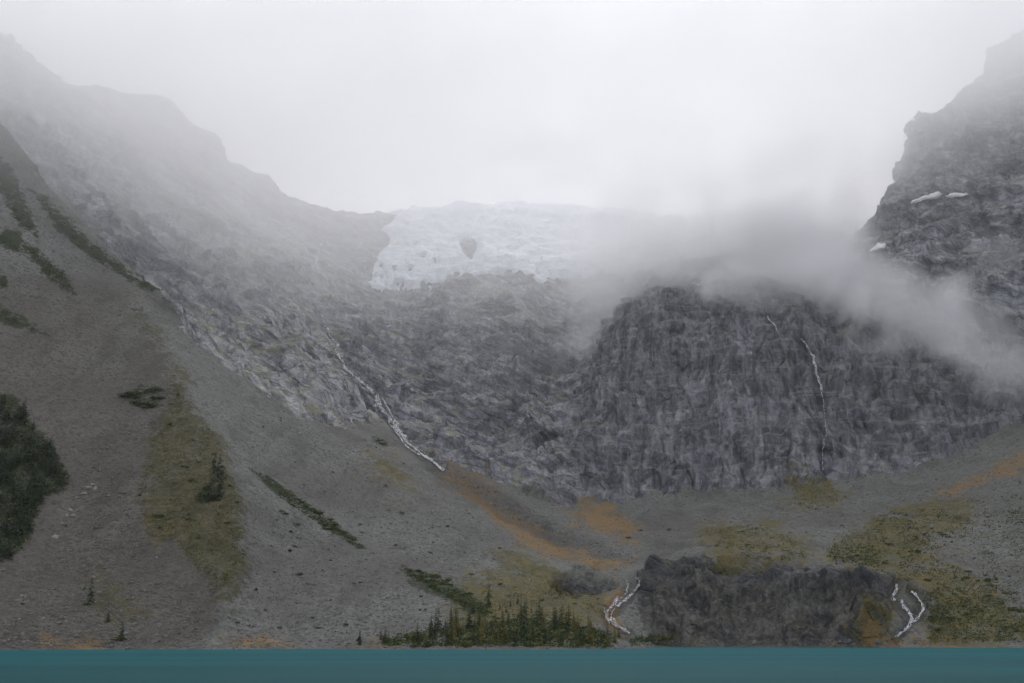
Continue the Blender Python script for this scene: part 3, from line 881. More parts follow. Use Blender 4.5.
# ------------------------------------------------------------------ white water: braided strands that follow the ground
def white_water(name, strands, label, cat='waterfall', jit=0.9, spread=1.0, open_=0.0):
    """sheets of broken foam that lie on the ground along each surveyed run"""
    V, Fc = [], []
    for si, (path, w0, w1, gaps) in enumerate(strands):
        p = np.array(path, float)
        seg = np.r_[0, np.cumsum(np.hypot(*np.diff(p, axis=0).T))]
        n = max(6, int(seg[-1] / 0.5))
        tq = np.linspace(0, seg[-1], n)
        uc, vc = np.interp(tq, seg, p[:, 0]), np.interp(tq, seg, p[:, 1])
        sd = 13.7 * si + len(label)
        uc = uc + jit * 1.6 * pnoise(tq * 0.14, sd, 3.3)
        vc = vc + jit * 0.7 * pnoise(tq * 0.14, sd, 7.3)
        tu, tv_ = np.gradient(uc), np.gradient(vc)
        ln = np.hypot(tu, tv_) + 1e-9
        hw = np.interp(tq, [0, seg[-1]], [w0, w1]) * 0.50 * spread * (0.7 + 0.8 * np.abs(pnoise(tq * 0.12, sd, 1.1)))
        m_ = max(4, int(np.ceil(2 * hw.max() / 0.42)) + 1)
        off = np.linspace(-1, 1, m_)
        uu = uc[:, None] - (tv_ / ln)[:, None] * off[None] * hw[:, None]
        vv = vc[:, None] + (tu / ln)[:, None] * off[None] * hw[:, None]
        hp = np.array([hit(a, b)[0] for a, b in zip(uu.ravel(), vv.ravel())])
        rg_ = np.hypot(hp[:, 0], hp[:, 1]).reshape(uu.shape)
        q = np.pad(rg_, 2, mode='edge')
        rg_ = np.min([q[i:i + n, j:j + m_] for i in range(5) for j in range(5)], axis=0)
        q = np.pad(rg_, 1, mode='edge')
        rg_ = np.mean([q[i:i + n, j:j + m_] for i in range(3) for j in range(3)], axis=0) - 1.5
        pos = (at(uu, vv, 1.0) - np.array([0, 0, CAMZ])) * rg_[..., None] + np.array([0, 0, CAMZ])
        foam = pnoise(tq[:, None] * 0.34 + 0 * off[None], off[None] * 1.9 * max(1.0, hw.max() / 1.5) + sd, sd * 0.3) + 0.75 * pnoise(tq[:, None] * 0.95, off[None] * 3.6 + sd, 5.0)
        thr = open_ + (0.0 if gaps else -0.20) + 0.45 * np.abs(off[None]) ** 2
        keep = (foam > thr)[:-1, :-1]
        base = len(V)
        V += list(pos.reshape(-1, 3))
        fc = grid_faces(n, m_)[keep.ravel()] + base
        Fc += [tuple(x) for x in fc]
    Fc = np.array(Fc)
    used, inv = np.unique(Fc, return_inverse=True)
    o = mesh_np(name, np.array(V)[used], inv.reshape(-1, 4), M_FOAM)
    return tag(o, label, cat)


print('water')
white_water('waterfall', [
    ([(317, 306), (322, 318), (326, 327), (331, 337), (338, 344), (336, 350), (341, 358)], 1.8, 2.4, 0.5),
    ([(340, 357), (347, 370), (357, 378), (366, 385), (374, 393)], 2.0, 2.6, None),
    ([(357, 379), (361, 387), (369, 392)], 1.8, 1.0, None),
    ([(376, 395), (379, 402), (379, 407)], 5.0, 7.0, None),
    ([(381, 398), (388, 407), (394, 418), (399, 430), (408, 439)], 1.6, 2.4, None),
    ([(379, 407), (386, 412), (391, 420), (398, 430), (404, 439), (414, 447), (424, 455), (434, 462), (444, 470)], 3.2, 1.6, None),
    ([(388, 415), (390, 424), (398, 434), (404, 444), (416, 453), (426, 459)], 1.3, 1.4, 0.25),
    ([(410, 440), (420, 449), (428, 456), (440, 466)], 1.2, 1.0, 0.3),
], 'long white cascade tumbling down the valley from below the glacier', 'waterfall', spread=1.35, open_=0.02)
white_water('waterfall', [([(323, 240), (319, 250), (316, 262), (318, 270)], 1.8, 2.6, 0.35), ([(314, 252), (317, 262)], 1.4, 1.4, 0.3)],
            'faint thin waterfall high on the misty wall beside the glacier', 'waterfall')
white_water('stream', [
    ([(635, 578), (640, 580), (638, 587), (632, 594), (625, 601), (618, 606)], 1.6, 2.2, None),
    ([(627, 580), (628, 588), (624, 596), (616, 603)], 1.2, 1.6, 0.35),
    ([(618, 596), (613, 606), (606, 612), (607, 618), (611, 622)], 2.0, 2.6, None),
    ([(622, 596), (618, 605), (612, 612), (614, 621), (620, 626)], 1.2, 1.3, 0.2),
    ([(610, 617), (613, 622), (620, 627), (627, 631), (630, 634)], 3.0, 1.4, None),
    ([(605, 606), (604, 611), (608, 616)], 1.1, 1.4, 0.3),
], 'braided white stream zigzagging between orange banks down to the lake', 'stream', spread=1.9, open_=0.16)
white_water('waterfall', [
    ([(897, 584), (896, 590), (893, 596), (893, 601)], 2.2, 3.4, None),
    ([(901, 600), (904, 606), (908, 611), (912, 617), (911, 622)], 2.4, 3.0, None),
    ([(911, 591), (917, 596), (922, 602), (923, 609), (919, 617), (914, 622)], 1.6, 2.4, None),
    ([(912, 618), (910, 624), (905, 629), (900, 634), (895, 637)], 3.2, 1.4, None),
    ([(917, 616), (912, 624), (907, 629)], 1.3, 1.3, 0.3),
], 'forked white waterfall dropping into the lake beside the dark shore bluff', 'waterfall', spread=1.6, open_=0.10)
white_water('waterfall', [
    ([(768, 316), (772, 322), (776, 327), (778, 333)], 1.6, 2.2, None), ([(751, 303), (754, 311)], 1.0, 1.0, 0.3), ([(765, 303), (766, 311)], 1.0, 1.2, 0.4),
    ([(801, 338), (807, 346), (813, 356), (816, 368), (819, 380), (822, 391)], 1.8, 3.2, None),
    ([(822, 390), (823, 402), (825, 413)], 0.9, 0.9, 0.3),
    ([(825, 412), (826, 424), (827, 433), (825, 440), (823, 448), (822, 458), (823, 470)], 1.0, 1.0, 0.18),
], 'thin white waterfall threading down the great dark cliff under the cloud', 'waterfall')

# ------------------------------------------------------------------ plants
def tri_mesh(name, V, T, mat, parent=None, smooth=False):
    return mesh_np(name, V, T, mat, parent, smooth)


def fir_crown(h, w, seed, whorls=15, per=8, droop=0.35):
    """needle sprays: long drooping wedges in whorls, denser and shorter upward"""
    r_ = random.Random(seed)
    V, T = [], []
    for k in range(whorls):
        f = k / (whorls - 1)
        z = h * (0.05 + 0.95 * f ** 0.92)
        L = w * (1 - f) ** 0.85 * r_.uniform(0.75, 1.1) + 0.035 * w
        for q in range(max(4, int(per * (1 - 0.45 * f)))):
            if r_.random() < 0.10: continue
            a = r_.uniform(0, 2 * math.pi)
            l = L * r_.uniform(0.55, 1.15)
            zz = z + r_.uniform(-0.03, 0.03) * h
            dirx, diry = math.cos(a), math.sin(a)
            wd = l * r_.uniform(0.28, 0.42)
            rise = 0.10 * l * (f * 2.2 - 0.3)
            for s in range(3):       # three leaf-like panels along the limb
                t0, t1 = s / 3.0, (s + 1.25) / 3.0
                z0 = zz + rise * t0 - droop * l * t0 * t0
                z1 = zz + rise * t1 - droop * l * t1 * t1
                ww = wd * (1.05 - 0.5 * t0)
                b = len(V)
                ex, ey = -diry, dirx
                tl = r_.uniform(-0.3, 0.3)
                V += [(dirx * l * t0, diry * l * t0, z0 + 0.05 * l), (dirx * l * (t0 + t1) / 2 + ex * ww, diry * l * (t0 + t1) / 2 + ey * ww, (z0 + z1) / 2 - 0.18 * l + tl * ww),
                      (dirx * l * t1, diry * l * t1, z1), (dirx * l * (t0 + t1) / 2 - ex * ww, diry * l * (t0 + t1) / 2 - ey * ww, (z0 + z1) / 2 - 0.18 * l - tl * ww)]
                T += [(b, b + 1, b + 2), (b, b + 2, b + 3)]
    b = len(V)      # leader
    V += [(0.02 * w, 0, h * 0.93), (-0.02 * w, 0.02 * w, h * 0.93), (0, -0.02 * w, h * 0.93), (0, 0, h * 1.04)]
    T += [(b, b + 1, b + 3), (b + 1, b + 2, b + 3), (b + 2, b, b + 3)]
    return np.array(V), np.array(T)


def trunk_mesh(h, r):
    V, T = [], []
    n = 6
    lv = [(-0.06, 1.3), (0.0, 1.1), (0.3, 0.8), (0.65, 0.45), (0.97, 0.06)]
    for f, s in lv:
        for k in range(n):
            a = 2 * math.pi * k / n
            V.append((r * s * math.cos(a), r * s * math.sin(a), f * h))
    for j in range(len(lv) - 1):
        for k in range(n):
            a, b = j * n + k, j * n + (k + 1) % n
            T += [(a, b, b + n), (a, b + n, a + n)]
    return np.array(V), np.array(T)


def clump(r_, cx, cy, cz, rad, n, flat=0.8):
    """leaf tufts spread through a rounded volume"""
    V, T = [], []
    for _ in range(n):
        while True:
            p = np.array([r_.uniform(-1, 1), r_.uniform(-1, 1), r_.uniform(-0.15, 1)])
            if 0.25 < np.linalg.norm(p) < 1: break
        p = p * r_.uniform(0.85, 1.1)
        s = rad * r_.uniform(0.20, 0.36)
        d1 = np.array([r_.gauss(0, 1), r_.gauss(0, 1), r_.gauss(0, 0.6)]); d1 /= np.linalg.norm(d1)
        d2 = np.cross(d1, [r_.gauss(0, 1), r_.gauss(0, 1), r_.gauss(0, 1)]); d2 /= np.linalg.norm(d2) + 1e-9
        c = np.array([cx, cy, cz]) + p * rad * np.array([1, 1, flat])
        b = len(V)
        V += [c - d1 * s, c + d2 * s * 0.6, c + d1 * s, c - d2 * s * 0.6]
        T += [(b, b + 1, b + 2), (b, b + 2, b + 3)]
    return V, T


def shrub_mesh(seed, lobes=6, n=34, flat=0.85):
    r_ = random.Random(seed)
    V, T = [], []
    for _ in range(lobes):
        a, q = r_.uniform(0, 6.28), r_.uniform(0.0, 0.6)
        v, t = clump(r_, q * math.cos(a), q * math.sin(a), r_.uniform(0.0, 0.35), r_.uniform(0.35, 0.6), n, flat)
        T += [(x[0] + len(V), x[1] + len(V), x[2] + len(V)) for x in t]
        V += v
    return np.array(V), np.array(T)


protos = {}
fir_meshes, trunk_meshes = [], []
for k in range(5):
    v, t = fir_crown(1.0, [0.17, 0.21, 0.15, 0.25, 0.19][k], 40 + k, whorls=[17, 15, 18, 13, 15][k], per=9)
    o = tri_mesh('crown', v, t, M_NEEDLE); fir_meshes.append(o.data); bpy.data.objects.remove(o)
    v, t = trunk_mesh(0.96, 0.018)
    o = tri_mesh('trunk', v, t, M_BARK); trunk_meshes.append(o.data); bpy.data.objects.remove(o)
ol_meshes = []
for me_ in fir_meshes[:3]:
    c_ = me_.copy(); c_.materials.clear(); c_.materials.append(M_OLIVE); ol_meshes.append(c_)
shrub_meshes = {}
for key, mat in (('green', M_SHRUB), ('olive', M_OLIVE), ('yellow', M_YEL), ('rust', M_RUST)):
    L = []
    for k in range(4):
        v, t = shrub_mesh(90 + k)
        o = tri_mesh('shrub', v, t, mat); L.append(o.data); bpy.data.objects.remove(o)
    shrub_meshes[key] = L


def put_fir(u, v, hpx, label, group=None, olive=False, wide=1.0):
    p, n = hit(u, v)
    dist = np.linalg.norm(p - np.array([0, 0, CAMZ]))
    h = hpx * dist / F * 1.03
    root = bpy.data.objects.new('fir_tree', None)
    root.location = p - np.array([0, 0, 0.15])
    root.rotation_euler = (random.uniform(-.04, .04), random.uniform(-.04, .04), random.uniform(0, 6.28))
    w = wide * random.uniform(0.8, 1.15)
    root.scale = (h * w, h * w, h)
    root.empty_display_size = 0.3
    link(root); tag(root, label, 'tree', group)
    k = random.randrange(5)
    link(bpy.data.objects.new('trunk', trunk_meshes[k]), root)
    link(bpy.data.objects.new('crown', ol_meshes[k % 3] if olive else fir_meshes[k]), root)
    return root


def put_shrub(u, v, wpx, kind, label, group=None, tall=0.8):
    p, n = hit(u, v)
    dist = np.linalg.norm(p - np.array([0, 0, CAMZ]))
    s = wpx * dist / F / 1.7
    o = bpy.data.objects.new('shrub', shrub_meshes[kind][random.randrange(4)])
    o.location = p - np.array([0, 0, 0.1 * s])
    o.rotation_euler = (0, 0, random.uniform(0, 6.28))
    o.scale = (s * random.uniform(.85, 1.2), s * random.uniform(.85, 1.2), s * tall * random.uniform(0.8, 1.25))
    link(o); tag(o, label, 'shrub', group)
    return o


print('plants')
# lone firs and named ones
put_fir(525, 641, 43, 'tallest dark fir in the middle of the lakeshore trees')
put_fir(544, 643, 27, 'second tallest dark fir on the lakeshore, beside the tallest one')
put_fir(90, 602, 24, 'tall slender lone fir halfway up the lower scree')
put_fir(84.5, 590, 9, 'tiny fir beside the slender lone fir on the lower scree')
put_fir(107, 622, 13, 'small thin fir on scree above the orange shore patch')
put_fir(121, 640, 20, 'pointed fir standing near the water by the orange shore patch')
put_shrub(87, 604, 11, 'green', 'low dark shrub at the foot of the slender lone fir', tall=.5)
put_shrub(121, 640, 14, 'olive', 'low olive shrub around the foot of the pointed fir near the water', tall=.5)
put_shrub(106, 643, 5, 'green', 'small dark shrub at the waterline next to the orange shore patch')
put_shrub(111, 643, 4, 'green', 'smaller dark shrub at the waterline between orange patch and pointed fir')
# moraine firs
for u, v, h in ((213, 470, 20), (218, 478, 28), (219, 494, 30), (216, 500, 24), (210, 500, 18), (206, 502, 14), (201, 503, 11)):
    put_fir(u, v, h, 'slender dark fir in the small stand on the moraine crest', 'firs standing on the moraine crest')
for u, v, w in ((207, 490, 12), (212, 498, 14), (203, 497, 10), (198, 500, 8)):
    put_shrub(u, v, w, 'green', 'bushy dark shrub under the fir stand on the moraine crest', 'shrubs under the moraine firs')
put_shrub(156, 516, 13, 'green', 'dense round dark shrub low on the yellow moraine meadow', tall=.9)
put_shrub(237, 502, 7, 'green', 'single dark shrub just over the moraine crest on bare scree', tall=.9)
put_shrub(190, 481, 9, 'olive', 'brownish round bush in the middle of the yellow moraine meadow', tall=.9)
put_shrub(139, 496, 5, 'olive', 'small brown bush at the edge of the yellow moraine meadow')
# meadow shrubs
for (u, v) in sample_poly([(165, 380), (185, 400), (214, 440), (232, 490), (225, 540), (150, 540), (143, 490), (160, 420)], 34):
    put_shrub(u, v, random.uniform(2.5, 6), random.choice(['olive', 'olive', 'green']), 'low bush dotted over the yellow moraine meadow', 'bushes on the moraine meadow')
# krummholz patch
for (u, v) in sample_poly([(126, 396), (138, 386), (160, 386), (161, 398), (152, 406), (138, 406)], 22):
    put_shrub(u, v + 2, random.uniform(8, 14), 'green', 'dark bush in the isolated thicket beside the moraine top', 'bushes of the isolated dark thicket', tall=.7)
# left grove: dense firs
grove = [(-20, 392), (6, 394), (22, 408), (34, 432), (46, 440), (58, 458), (66, 474), (68, 490), (46, 494), (44, 506), (34, 520), (30, 540), (14, 556), (0, 566), (-20, 566)]
for k, (u, v) in enumerate(sorted(sample_poly(grove, 150), key=lambda q: q[1])):
    put_fir(u, v, random.uniform(9, 19), 'dark fir packed in the dense grove on the left scree slope', 'firs of the dense left grove', wide=1.7)
# lakeshore trees
for (u, v) in sample_poly([(352, 642), (440, 628), (500, 600), (520, 604), (560, 628), (620, 640), (600, 648), (352, 648)], 62):
    put_fir(u, min(v, 645), (6 + 20 * random.random() ** 1.5) * (1.0 if u > 400 else 0.75), 'slim dark fir among the mixed trees along the lakeshore', 'small firs along the lakeshore', wide=1.15)
for (u, v) in sample_poly([(385, 640), (470, 626), (520, 610), (620, 636), (620, 646), (385, 647)], 60):
    put_fir(u, min(v, 645), 8 + 17 * random.random() ** 1.4, 'olive green young fir among the mixed trees along the lakeshore', 'olive young firs along the lakeshore', olive=True, wide=1.35)
for (u, v) in sample_poly([(400, 640), (470, 634), (540, 632), (610, 634), (608, 646), (400, 648)], 42):
    put_shrub(u, min(v, 646.5), random.uniform(7, 14), random.choice(['green', 'olive', 'green']), 'leafy green bush in the thicket along the lakeshore', 'bushes along the lakeshore', tall=.7)
for (u, v) in sample_poly([(632, 638), (672, 637), (672, 645), (630, 645)], 14):
    put_shrub(u, min(v, 644), random.uniform(6, 11), random.choice(['green', 'olive']), 'bright green bush at the stream mouth under the bluff', 'bushes at the stream mouth', tall=.65)
for u, v, h in ((642, 640, 11), (663, 640, 9), (655, 641, 8)):
    put_fir(u, v, h, 'small fir rising from the bushes at the stream mouth', 'small firs at the stream mouth')
# thicket bands on the scree
band = [(400, 566), (420, 571), (446, 580), (470, 596), (492, 612), (500, 622), (484, 616), (455, 602), (430, 588), (410, 576)]
for (u, v) in sample_poly(band, 40):
    put_shrub(u, v, random.uniform(5, 10), random.choice(['green', 'green', 'olive']), 'green bush in the diagonal thicket above the lakeshore trees', 'bushes of the diagonal thicket', tall=.75)
strip = [(248, 468), (262, 474), (300, 499), (340, 527), (364, 550), (356, 548), (318, 524), (280, 497)]
for (u, v) in sample_poly(strip, 46):
    s_ = 2.5 + 5 * sstep(255, 320, u) * (1 - 0.5 * sstep(345, 365, u))
    put_shrub(u, v, random.uniform(.7, 1.2) * s_, random.choice(['green', 'olive', 'olive']), 'olive bush in the long straight strip across the grey scree', 'bushes of the long straight strip', tall=.6)
for (u, v) in ((439, 577), (484, 592), (457, 629), (470, 636), (500, 626)):
    put_shrub(u, v, random.uniform(4, 7), 'yellow', 'yellow autumn bush among the green lakeshore plants', 'yellow autumn bushes')
# scattered shrubs on bare scree
for (u, v) in [(280, 512), (284, 514), (276, 520), (296, 524), (290, 532), (294, 546), (288, 550), (361, 533), (372, 553), (375, 447), (380, 443), (384, 444), (377, 440), (330, 560), (300, 575),
               (420, 596), (470, 574), (500, 585), (556, 598), (574, 604), (541, 600), (640, 530), (669, 530), (628, 538), (500, 548), (447, 527), (360, 582), (395, 545), (330, 600), (345, 625), (318, 628),
               (420, 610), (256, 590), (264, 610)]:
    put_shrub(u, v, random.uniform(3.5, 7.5), random.choice(['green', 'green', 'olive']), 'isolated dark shrub scattered over the open grey scree', 'isolated shrubs on open scree', tall=.8)
for (u, v) in sample_poly([(835, 546), (870, 538), (960, 515), (968, 530), (930, 550), (890, 570), (840, 570)], 22):
    put_shrub(u, v, random.uniform(4, 9), random.choice(['olive', 'green', 'olive', 'yellow']), 'yellow green bush on the slope behind the shore bluff', 'bushes behind the shore bluff', tall=.6)
for (u, v) in sample_poly([(925, 560), (1000, 560), (1024, 600), (1030, 640), (930, 642), (918, 620)], 26):
    put_shrub(u, v, random.uniform(4, 10), random.choice(['olive', 'green', 'green']), 'bush on the lower slope beyond the forked waterfall', 'bushes beyond the forked waterfall', tall=.6)
for (u, v) in sample_poly([(700, 532), (760, 526), (800, 542), (806, 560), (740, 560), (705, 552)], 12):
    put_shrub(u, v, random.uniform(3, 7), random.choice(['olive', 'green', 'olive']), 'low bush on the bench above the shore bluff', 'bushes above the shore bluff', tall=.5)
for u, v, h in ((852, 566, 13), (843, 562, 9), (836, 565, 8)):
    put_fir(u, v, h, 'small fir on the bench behind the shore bluff', 'small firs behind the shore bluff')


# ------------------------------------------------------------------ uncountable cover: tufts and rubble
def tufts(name, jobs, mats, label, cat, seed, blades=5, bare=0.12):
    """jobs: (outline, how many, size in metres, material index)"""
    r_ = random.Random(seed)
    kinds = []
    for _ in range(16):
        v, t = clump(r_, 0, 0, 0, 1.0, blades, 0.6)
        kinds.append((np.array(v), np.array(t)))
    V, T, MI, nvv = [], [], [], 0
    for poly, n, size, mi in jobs:
        for (u, v) in sample_poly(poly, n):
            if float(pnoise(u * 0.06, v * 0.09, 2.0 + seed)) + r_.uniform(-.25, .25) < -bare: continue
            q, _ = hit(u, min(v, 647))
            if q[2] < 0.15: continue
            kv, kt = kinds[r_.randrange(16)]
            s_ = size * r_.uniform(0.45, 1.3)
            V.append(kv * s_ + q); T.append(kt + nvv); nvv += len(kv)
            MI.append(np.full(len(kt), mi if r_.random() > .40 else r_.randrange(len(mats)), np.int32))
    o = tri_mesh(name, np.concatenate(V), np.concatenate(T), mats[0])
    for m_ in mats[1:]: o.data.materials.append(m_)
    o.data.polygons.foreach_set('material_index', np.concatenate(MI))
    return tag(o, label, cat, kind='stuff')


print('cover')
tufts('heath', [([(434, 454), (452, 462), (480, 488), (525, 520), (575, 545), (640, 566), (618, 572), (560, 562), (520, 548), (500, 528), (478, 508), (455, 484)], 1500, 1.1, 0),
                ([(462, 468), (476, 468), (520, 505), (510, 510)], 160, 1.2, 0),
                ([(596, 612), (622, 586), (628, 590), (608, 614), (640, 640), (628, 640)], 260, 0.8, 0), ([(560, 505), (610, 510), (640, 522), (640, 545), (600, 540), (570, 528)], 420, 1.2, 0),
                ([(34, 638), (70, 634), (104, 638), (108, 647), (36, 647)], 420, 0.8, 0), ([(212, 647), (235, 640), (285, 643), (300, 648)], 260, 0.7, 0), ([(345, 645), (400, 642), (402, 648), (345, 648)], 160, 0.7, 0),
                ([(865, 640), (960, 638), (985, 645), (870, 645)], 260, 0.9, 0), ([(930, 498), (965, 480), (1015, 456), (1030, 455), (980, 486), (950, 500)], 220, 1.1, 0),
                ([(690, 540), (760, 535), (800, 545), (805, 556), (720, 556)], 160, 1.1, 0), ([(880, 565), (940, 558), (980, 580), (960, 600), (910, 590)], 260, 1.1, 0)],
      [M_RUST, M_OLIVE], 'rust orange autumn heath along the stream and patches of shore', 'heath', 5)
tufts('grass', [([(160, 362), (176, 372), (188, 395), (216, 436), (238, 495), (244, 560), (222, 600), (175, 540), (150, 545), (138, 500), (150, 425)], 5200, 1.2, 0),
                ([(820, 556), (850, 530), (890, 512), (940, 508), (970, 516), (968, 536), (915, 560), (890, 575)], 2600, 1.6, 0), ([(880, 568), (930, 555), (975, 575), (1020, 600), (1030, 640), (930, 645), (915, 600)], 3600, 1.35, 0),
                ([(700, 530), (760, 525), (800, 540), (810, 560), (740, 560)], 1300, 1.4, 0), ([(788, 470), (830, 482), (850, 500), (820, 512), (795, 505)], 700, 1.5, 0), ([(960, 500), (1030, 490), (1030, 600), (990, 590)], 1000, 1.4, 0),
                ([(440, 580), (520, 560), (600, 590), (600, 640), (540, 645), (470, 640)], 2600, 0.95, 0), ([(80, 560), (110, 570), (140, 610), (130, 645), (70, 645), (90, 600)], 500, 0.7, 0),
                ([(850, 600), (890, 610), (897, 642), (850, 643)], 380, 0.8, 0), ([(360, 455), (395, 462), (402, 492), (370, 488)], 160, 1.2, 0), ([(232, 520), (245, 520), (246, 600), (228, 620)], 260, 0.8, 0),
                ([(640, 562), (700, 552), (690, 570), (650, 590)], 160, 0.9, 0),
                ([(650, 570), (880, 580), (890, 640), (660, 644)], 420, 0.8, 1), ([(690, 556), (780, 562), (880, 578), (870, 590), (740, 576)], 260, 0.8, 0),
                ([(110, 400), (250, 400), (330, 480), (420, 560), (400, 640), (60, 640), (80, 560)], 900, 0.7, 0), ([(620, 505), (1020, 480), (1030, 560), (700, 560)], 900, 1.0, 0), ([(300, 420), (440, 470), (560, 560), (420, 570)], 400, 0.8, 0)],
      [M_OLIVE, M_SHRUB, M_STRAW, M_OLIVE], 'yellow olive grass and low herbs on the moraine and right slope', 'grass', 6)
tufts('krummholz', [([(0, 155), (20, 185), (38, 240), (20, 225), (0, 195)], 420, 2.2, 0), ([(20, 244), (34, 248), (62, 270), (76, 292), (66, 292), (40, 268)], 420, 2.0, 0), ([(28, 188), (50, 205), (95, 245), (130, 275), (160, 292), (110, 272), (70, 240)], 600, 2.4, 0),
                    ([(0, 306), (20, 316), (46, 334), (30, 330), (0, 318)], 300, 1.8, 0), ([(0, 225), (24, 240), (20, 256), (0, 246)], 220, 2.0, 0), ([(0, 268), (10, 285), (0, 294)], 100, 1.8, 0)],
      [M_SHRUB, M_NEEDLE], 'dark streaks of dwarf scrub high on the left wall', 'scrub', 7)
tufts('undergrowth', [([(-10, 392), (6, 394), (22, 408), (34, 432), (46, 440), (58, 458), (68, 478), (68, 490), (46, 494), (44, 506), (34, 520), (30, 540), (14, 556), (-10, 564)], 1600, 2.0, 1),
                      ([(126, 396), (138, 386), (160, 386), (161, 398), (152, 406), (138, 406)], 260, 1.7, 1),
                      ([(400, 566), (420, 571), (446, 580), (470, 596), (500, 622), (484, 616), (455, 602), (430, 588), (410, 576)], 520, 1.3, 0),
                      ([(248, 468), (262, 474), (300, 499), (340, 527), (364, 550), (356, 548), (318, 524), (280, 497)], 460, 1.5, 0),
                      ([(380, 646), (400, 634), (470, 626), (520, 618), (610, 632), (612, 648)], 1500, 1.6, 0), ([(630, 646), (634, 637), (672, 637), (676, 646)], 180, 1.2, 0),
                      ([(372, 436), (380, 438), (388, 444), (384, 448), (372, 442)], 80, 1.3, 0), ([(826, 560), (835, 545), (872, 545), (880, 568)], 300, 1.5, 0),
                      ([(922, 590), (950, 585), (1000, 600), (1030, 610), (1030, 642), (930, 642)], 520, 1.4, 0), ([(930, 610), (945, 606), (952, 622), (932, 624)], 160, 1.3, 1),
                      ([(197, 500), (205, 486), (214, 480), (219, 500)], 120, 1.3, 1), ([(1005, 515), (1030, 505), (1030, 525), (1010, 525)], 120, 1.4, 0)],
      [M_SHRUB, M_NEEDLE, M_OLIVE], 'dense low leafy undergrowth filling the thickets and the grove floor', 'undergrowth', 8, blades=8, bare=9)

ico = []
bm_ = None
import bmesh
bm_ = bmesh.new(); bmesh.ops.create_icosphere(bm_, subdivisions=1, radius=1.0)
IV = np.array([v.co[:] for v in bm_.verts]); IT = np.array([[v.index for v in f.verts] for f in bm_.faces]); bm_.free()


def rock_shape(r_):
    s = np.array([r_.uniform(.7, 1.3), r_.uniform(.6, 1.1), r_.uniform(.45, .85)])
    V = IV * (1 + 0.22 * np.array([[r_.uniform(-1, 1)] for _ in IV])) * s
    for _ in range(3):      # knock flat faces
        n = np.array([r_.gauss(0, 1) for _ in range(3)]); n /= np.linalg.norm(n)
        dd = V @ n; over = np.maximum(dd - r_.uniform(.45, .7), 0)
        V = V - over[:, None] * n
    a = r_.uniform(0, 6.28)
    R = np.array([[math.cos(a), -math.sin(a), 0], [math.sin(a), math.cos(a), 0], [0, 0, 1]])
    return V @ R.T


rr = random.Random(3)
SHAPES = [rock_shape(rr) for _ in range(24)]
V, T = [], []
nv_ = 0
for poly, n, s0 in (([(0, 645), (640, 645), (640, 648.6), (0, 648.6)], 900, 0.5), ([(640, 642), (1030, 641), (1030, 645), (640, 646)], 500, 0.6),
                    ([(0, 560), (60, 540), (75, 470), (110, 440), (150, 560), (200, 600), (205, 646), (0, 646)], 5200, 0.62),
                    ([(245, 500), (330, 530), (400, 560), (480, 620), (400, 646), (225, 646), (240, 560)], 4600, 0.55),
                    ([(250, 400), (340, 430), (420, 470), (520, 550), (440, 580), (330, 510), (245, 470)], 2600, 0.7),
                    ([(440, 470), (480, 480), (560, 525), (650, 565), (600, 560), (520, 525)], 1300, 0.9),
                    ([(640, 505), (850, 495), (980, 470), (1020, 460), (1030, 620), (960, 560), (830, 550), (660, 550)], 2200, 0.75)):
    for (u, v) in sample_poly(poly, n):
        q, _ = hit(u, v)
        if q[2] < 0.02: continue
        s = s0 * (0.45 + 0.9 * rr.random() ** 2.5)
        if rr.random() < 0.06: s *= 1.6 + rr.random()
        V.append(SHAPES[rr.randrange(24)] * s + q)
        T.append(IT + nv_); nv_ += len(IV)
scree = tri_mesh('rubble', np.concatenate(V), np.concatenate(T), M_STONE)
tag(scree, 'loose grey rubble strewn over the scree slopes', 'rubble', kind='stuff')

# larger single boulders
bmeshes = []
for k in range(6):
    o = tri_mesh('boulder', rock_shape(rr), IT, M_PALESTONE); bmeshes.append(o.data); bpy.data.objects.remove(o)


def put_boulder(u, v, wpx, label, group=None):
    p, n = hit(u, v)
    s = wpx * np.linalg.norm(p) / F / 2
    o = bpy.data.objects.new('boulder', bmeshes[rr.randrange(6)])
    o.location = p; o.scale = (s, s, s); o.rotation_euler = (rr.uniform(-.3, .3), rr.uniform(-.3, .3), rr.uniform(0, 6.28))
    link(o); tag(o, label, 'boulder', group)


put_boulder(21, 596.5, 5, 'pale lone boulder low on the scree near the lake')
put_boulder(9, 596, 4, 'grey boulder beside the pale lone boulder on the lower scree')
put_boulder(156, 557, 4.5, 'bright pale boulder at the lower end of the yellow moraine meadow')
for (u, v) in [(92, 485), (88, 488), (95, 489), (70, 510), (66, 516), (72, 517), (62, 523), (58, 530), (76, 497), (55, 537), (84, 494)]:
    put_boulder(u, v, rr.uniform(4, 8), 'pale slab in the rockfall trail below the dense grove', 'slabs in the rockfall trail')
for (u, v) in [(19, 619), (43, 618), (73, 618), (15, 637), (8, 640), (28, 641), (66, 622), (52, 608), (33, 628)]:
    put_boulder(u, v, rr.uniform(3, 5), 'pale rounded boulder on the rubble just above the shore', 'pale boulders above the shore')
for (u, v) in [(345, 429), (338, 428), (352, 427), (315, 440), (300, 435)]:
    put_boulder(u, v, rr.uniform(4, 8), 'grey boulder at the upper edge of the scree below the slabs', 'boulders at the upper scree edge')

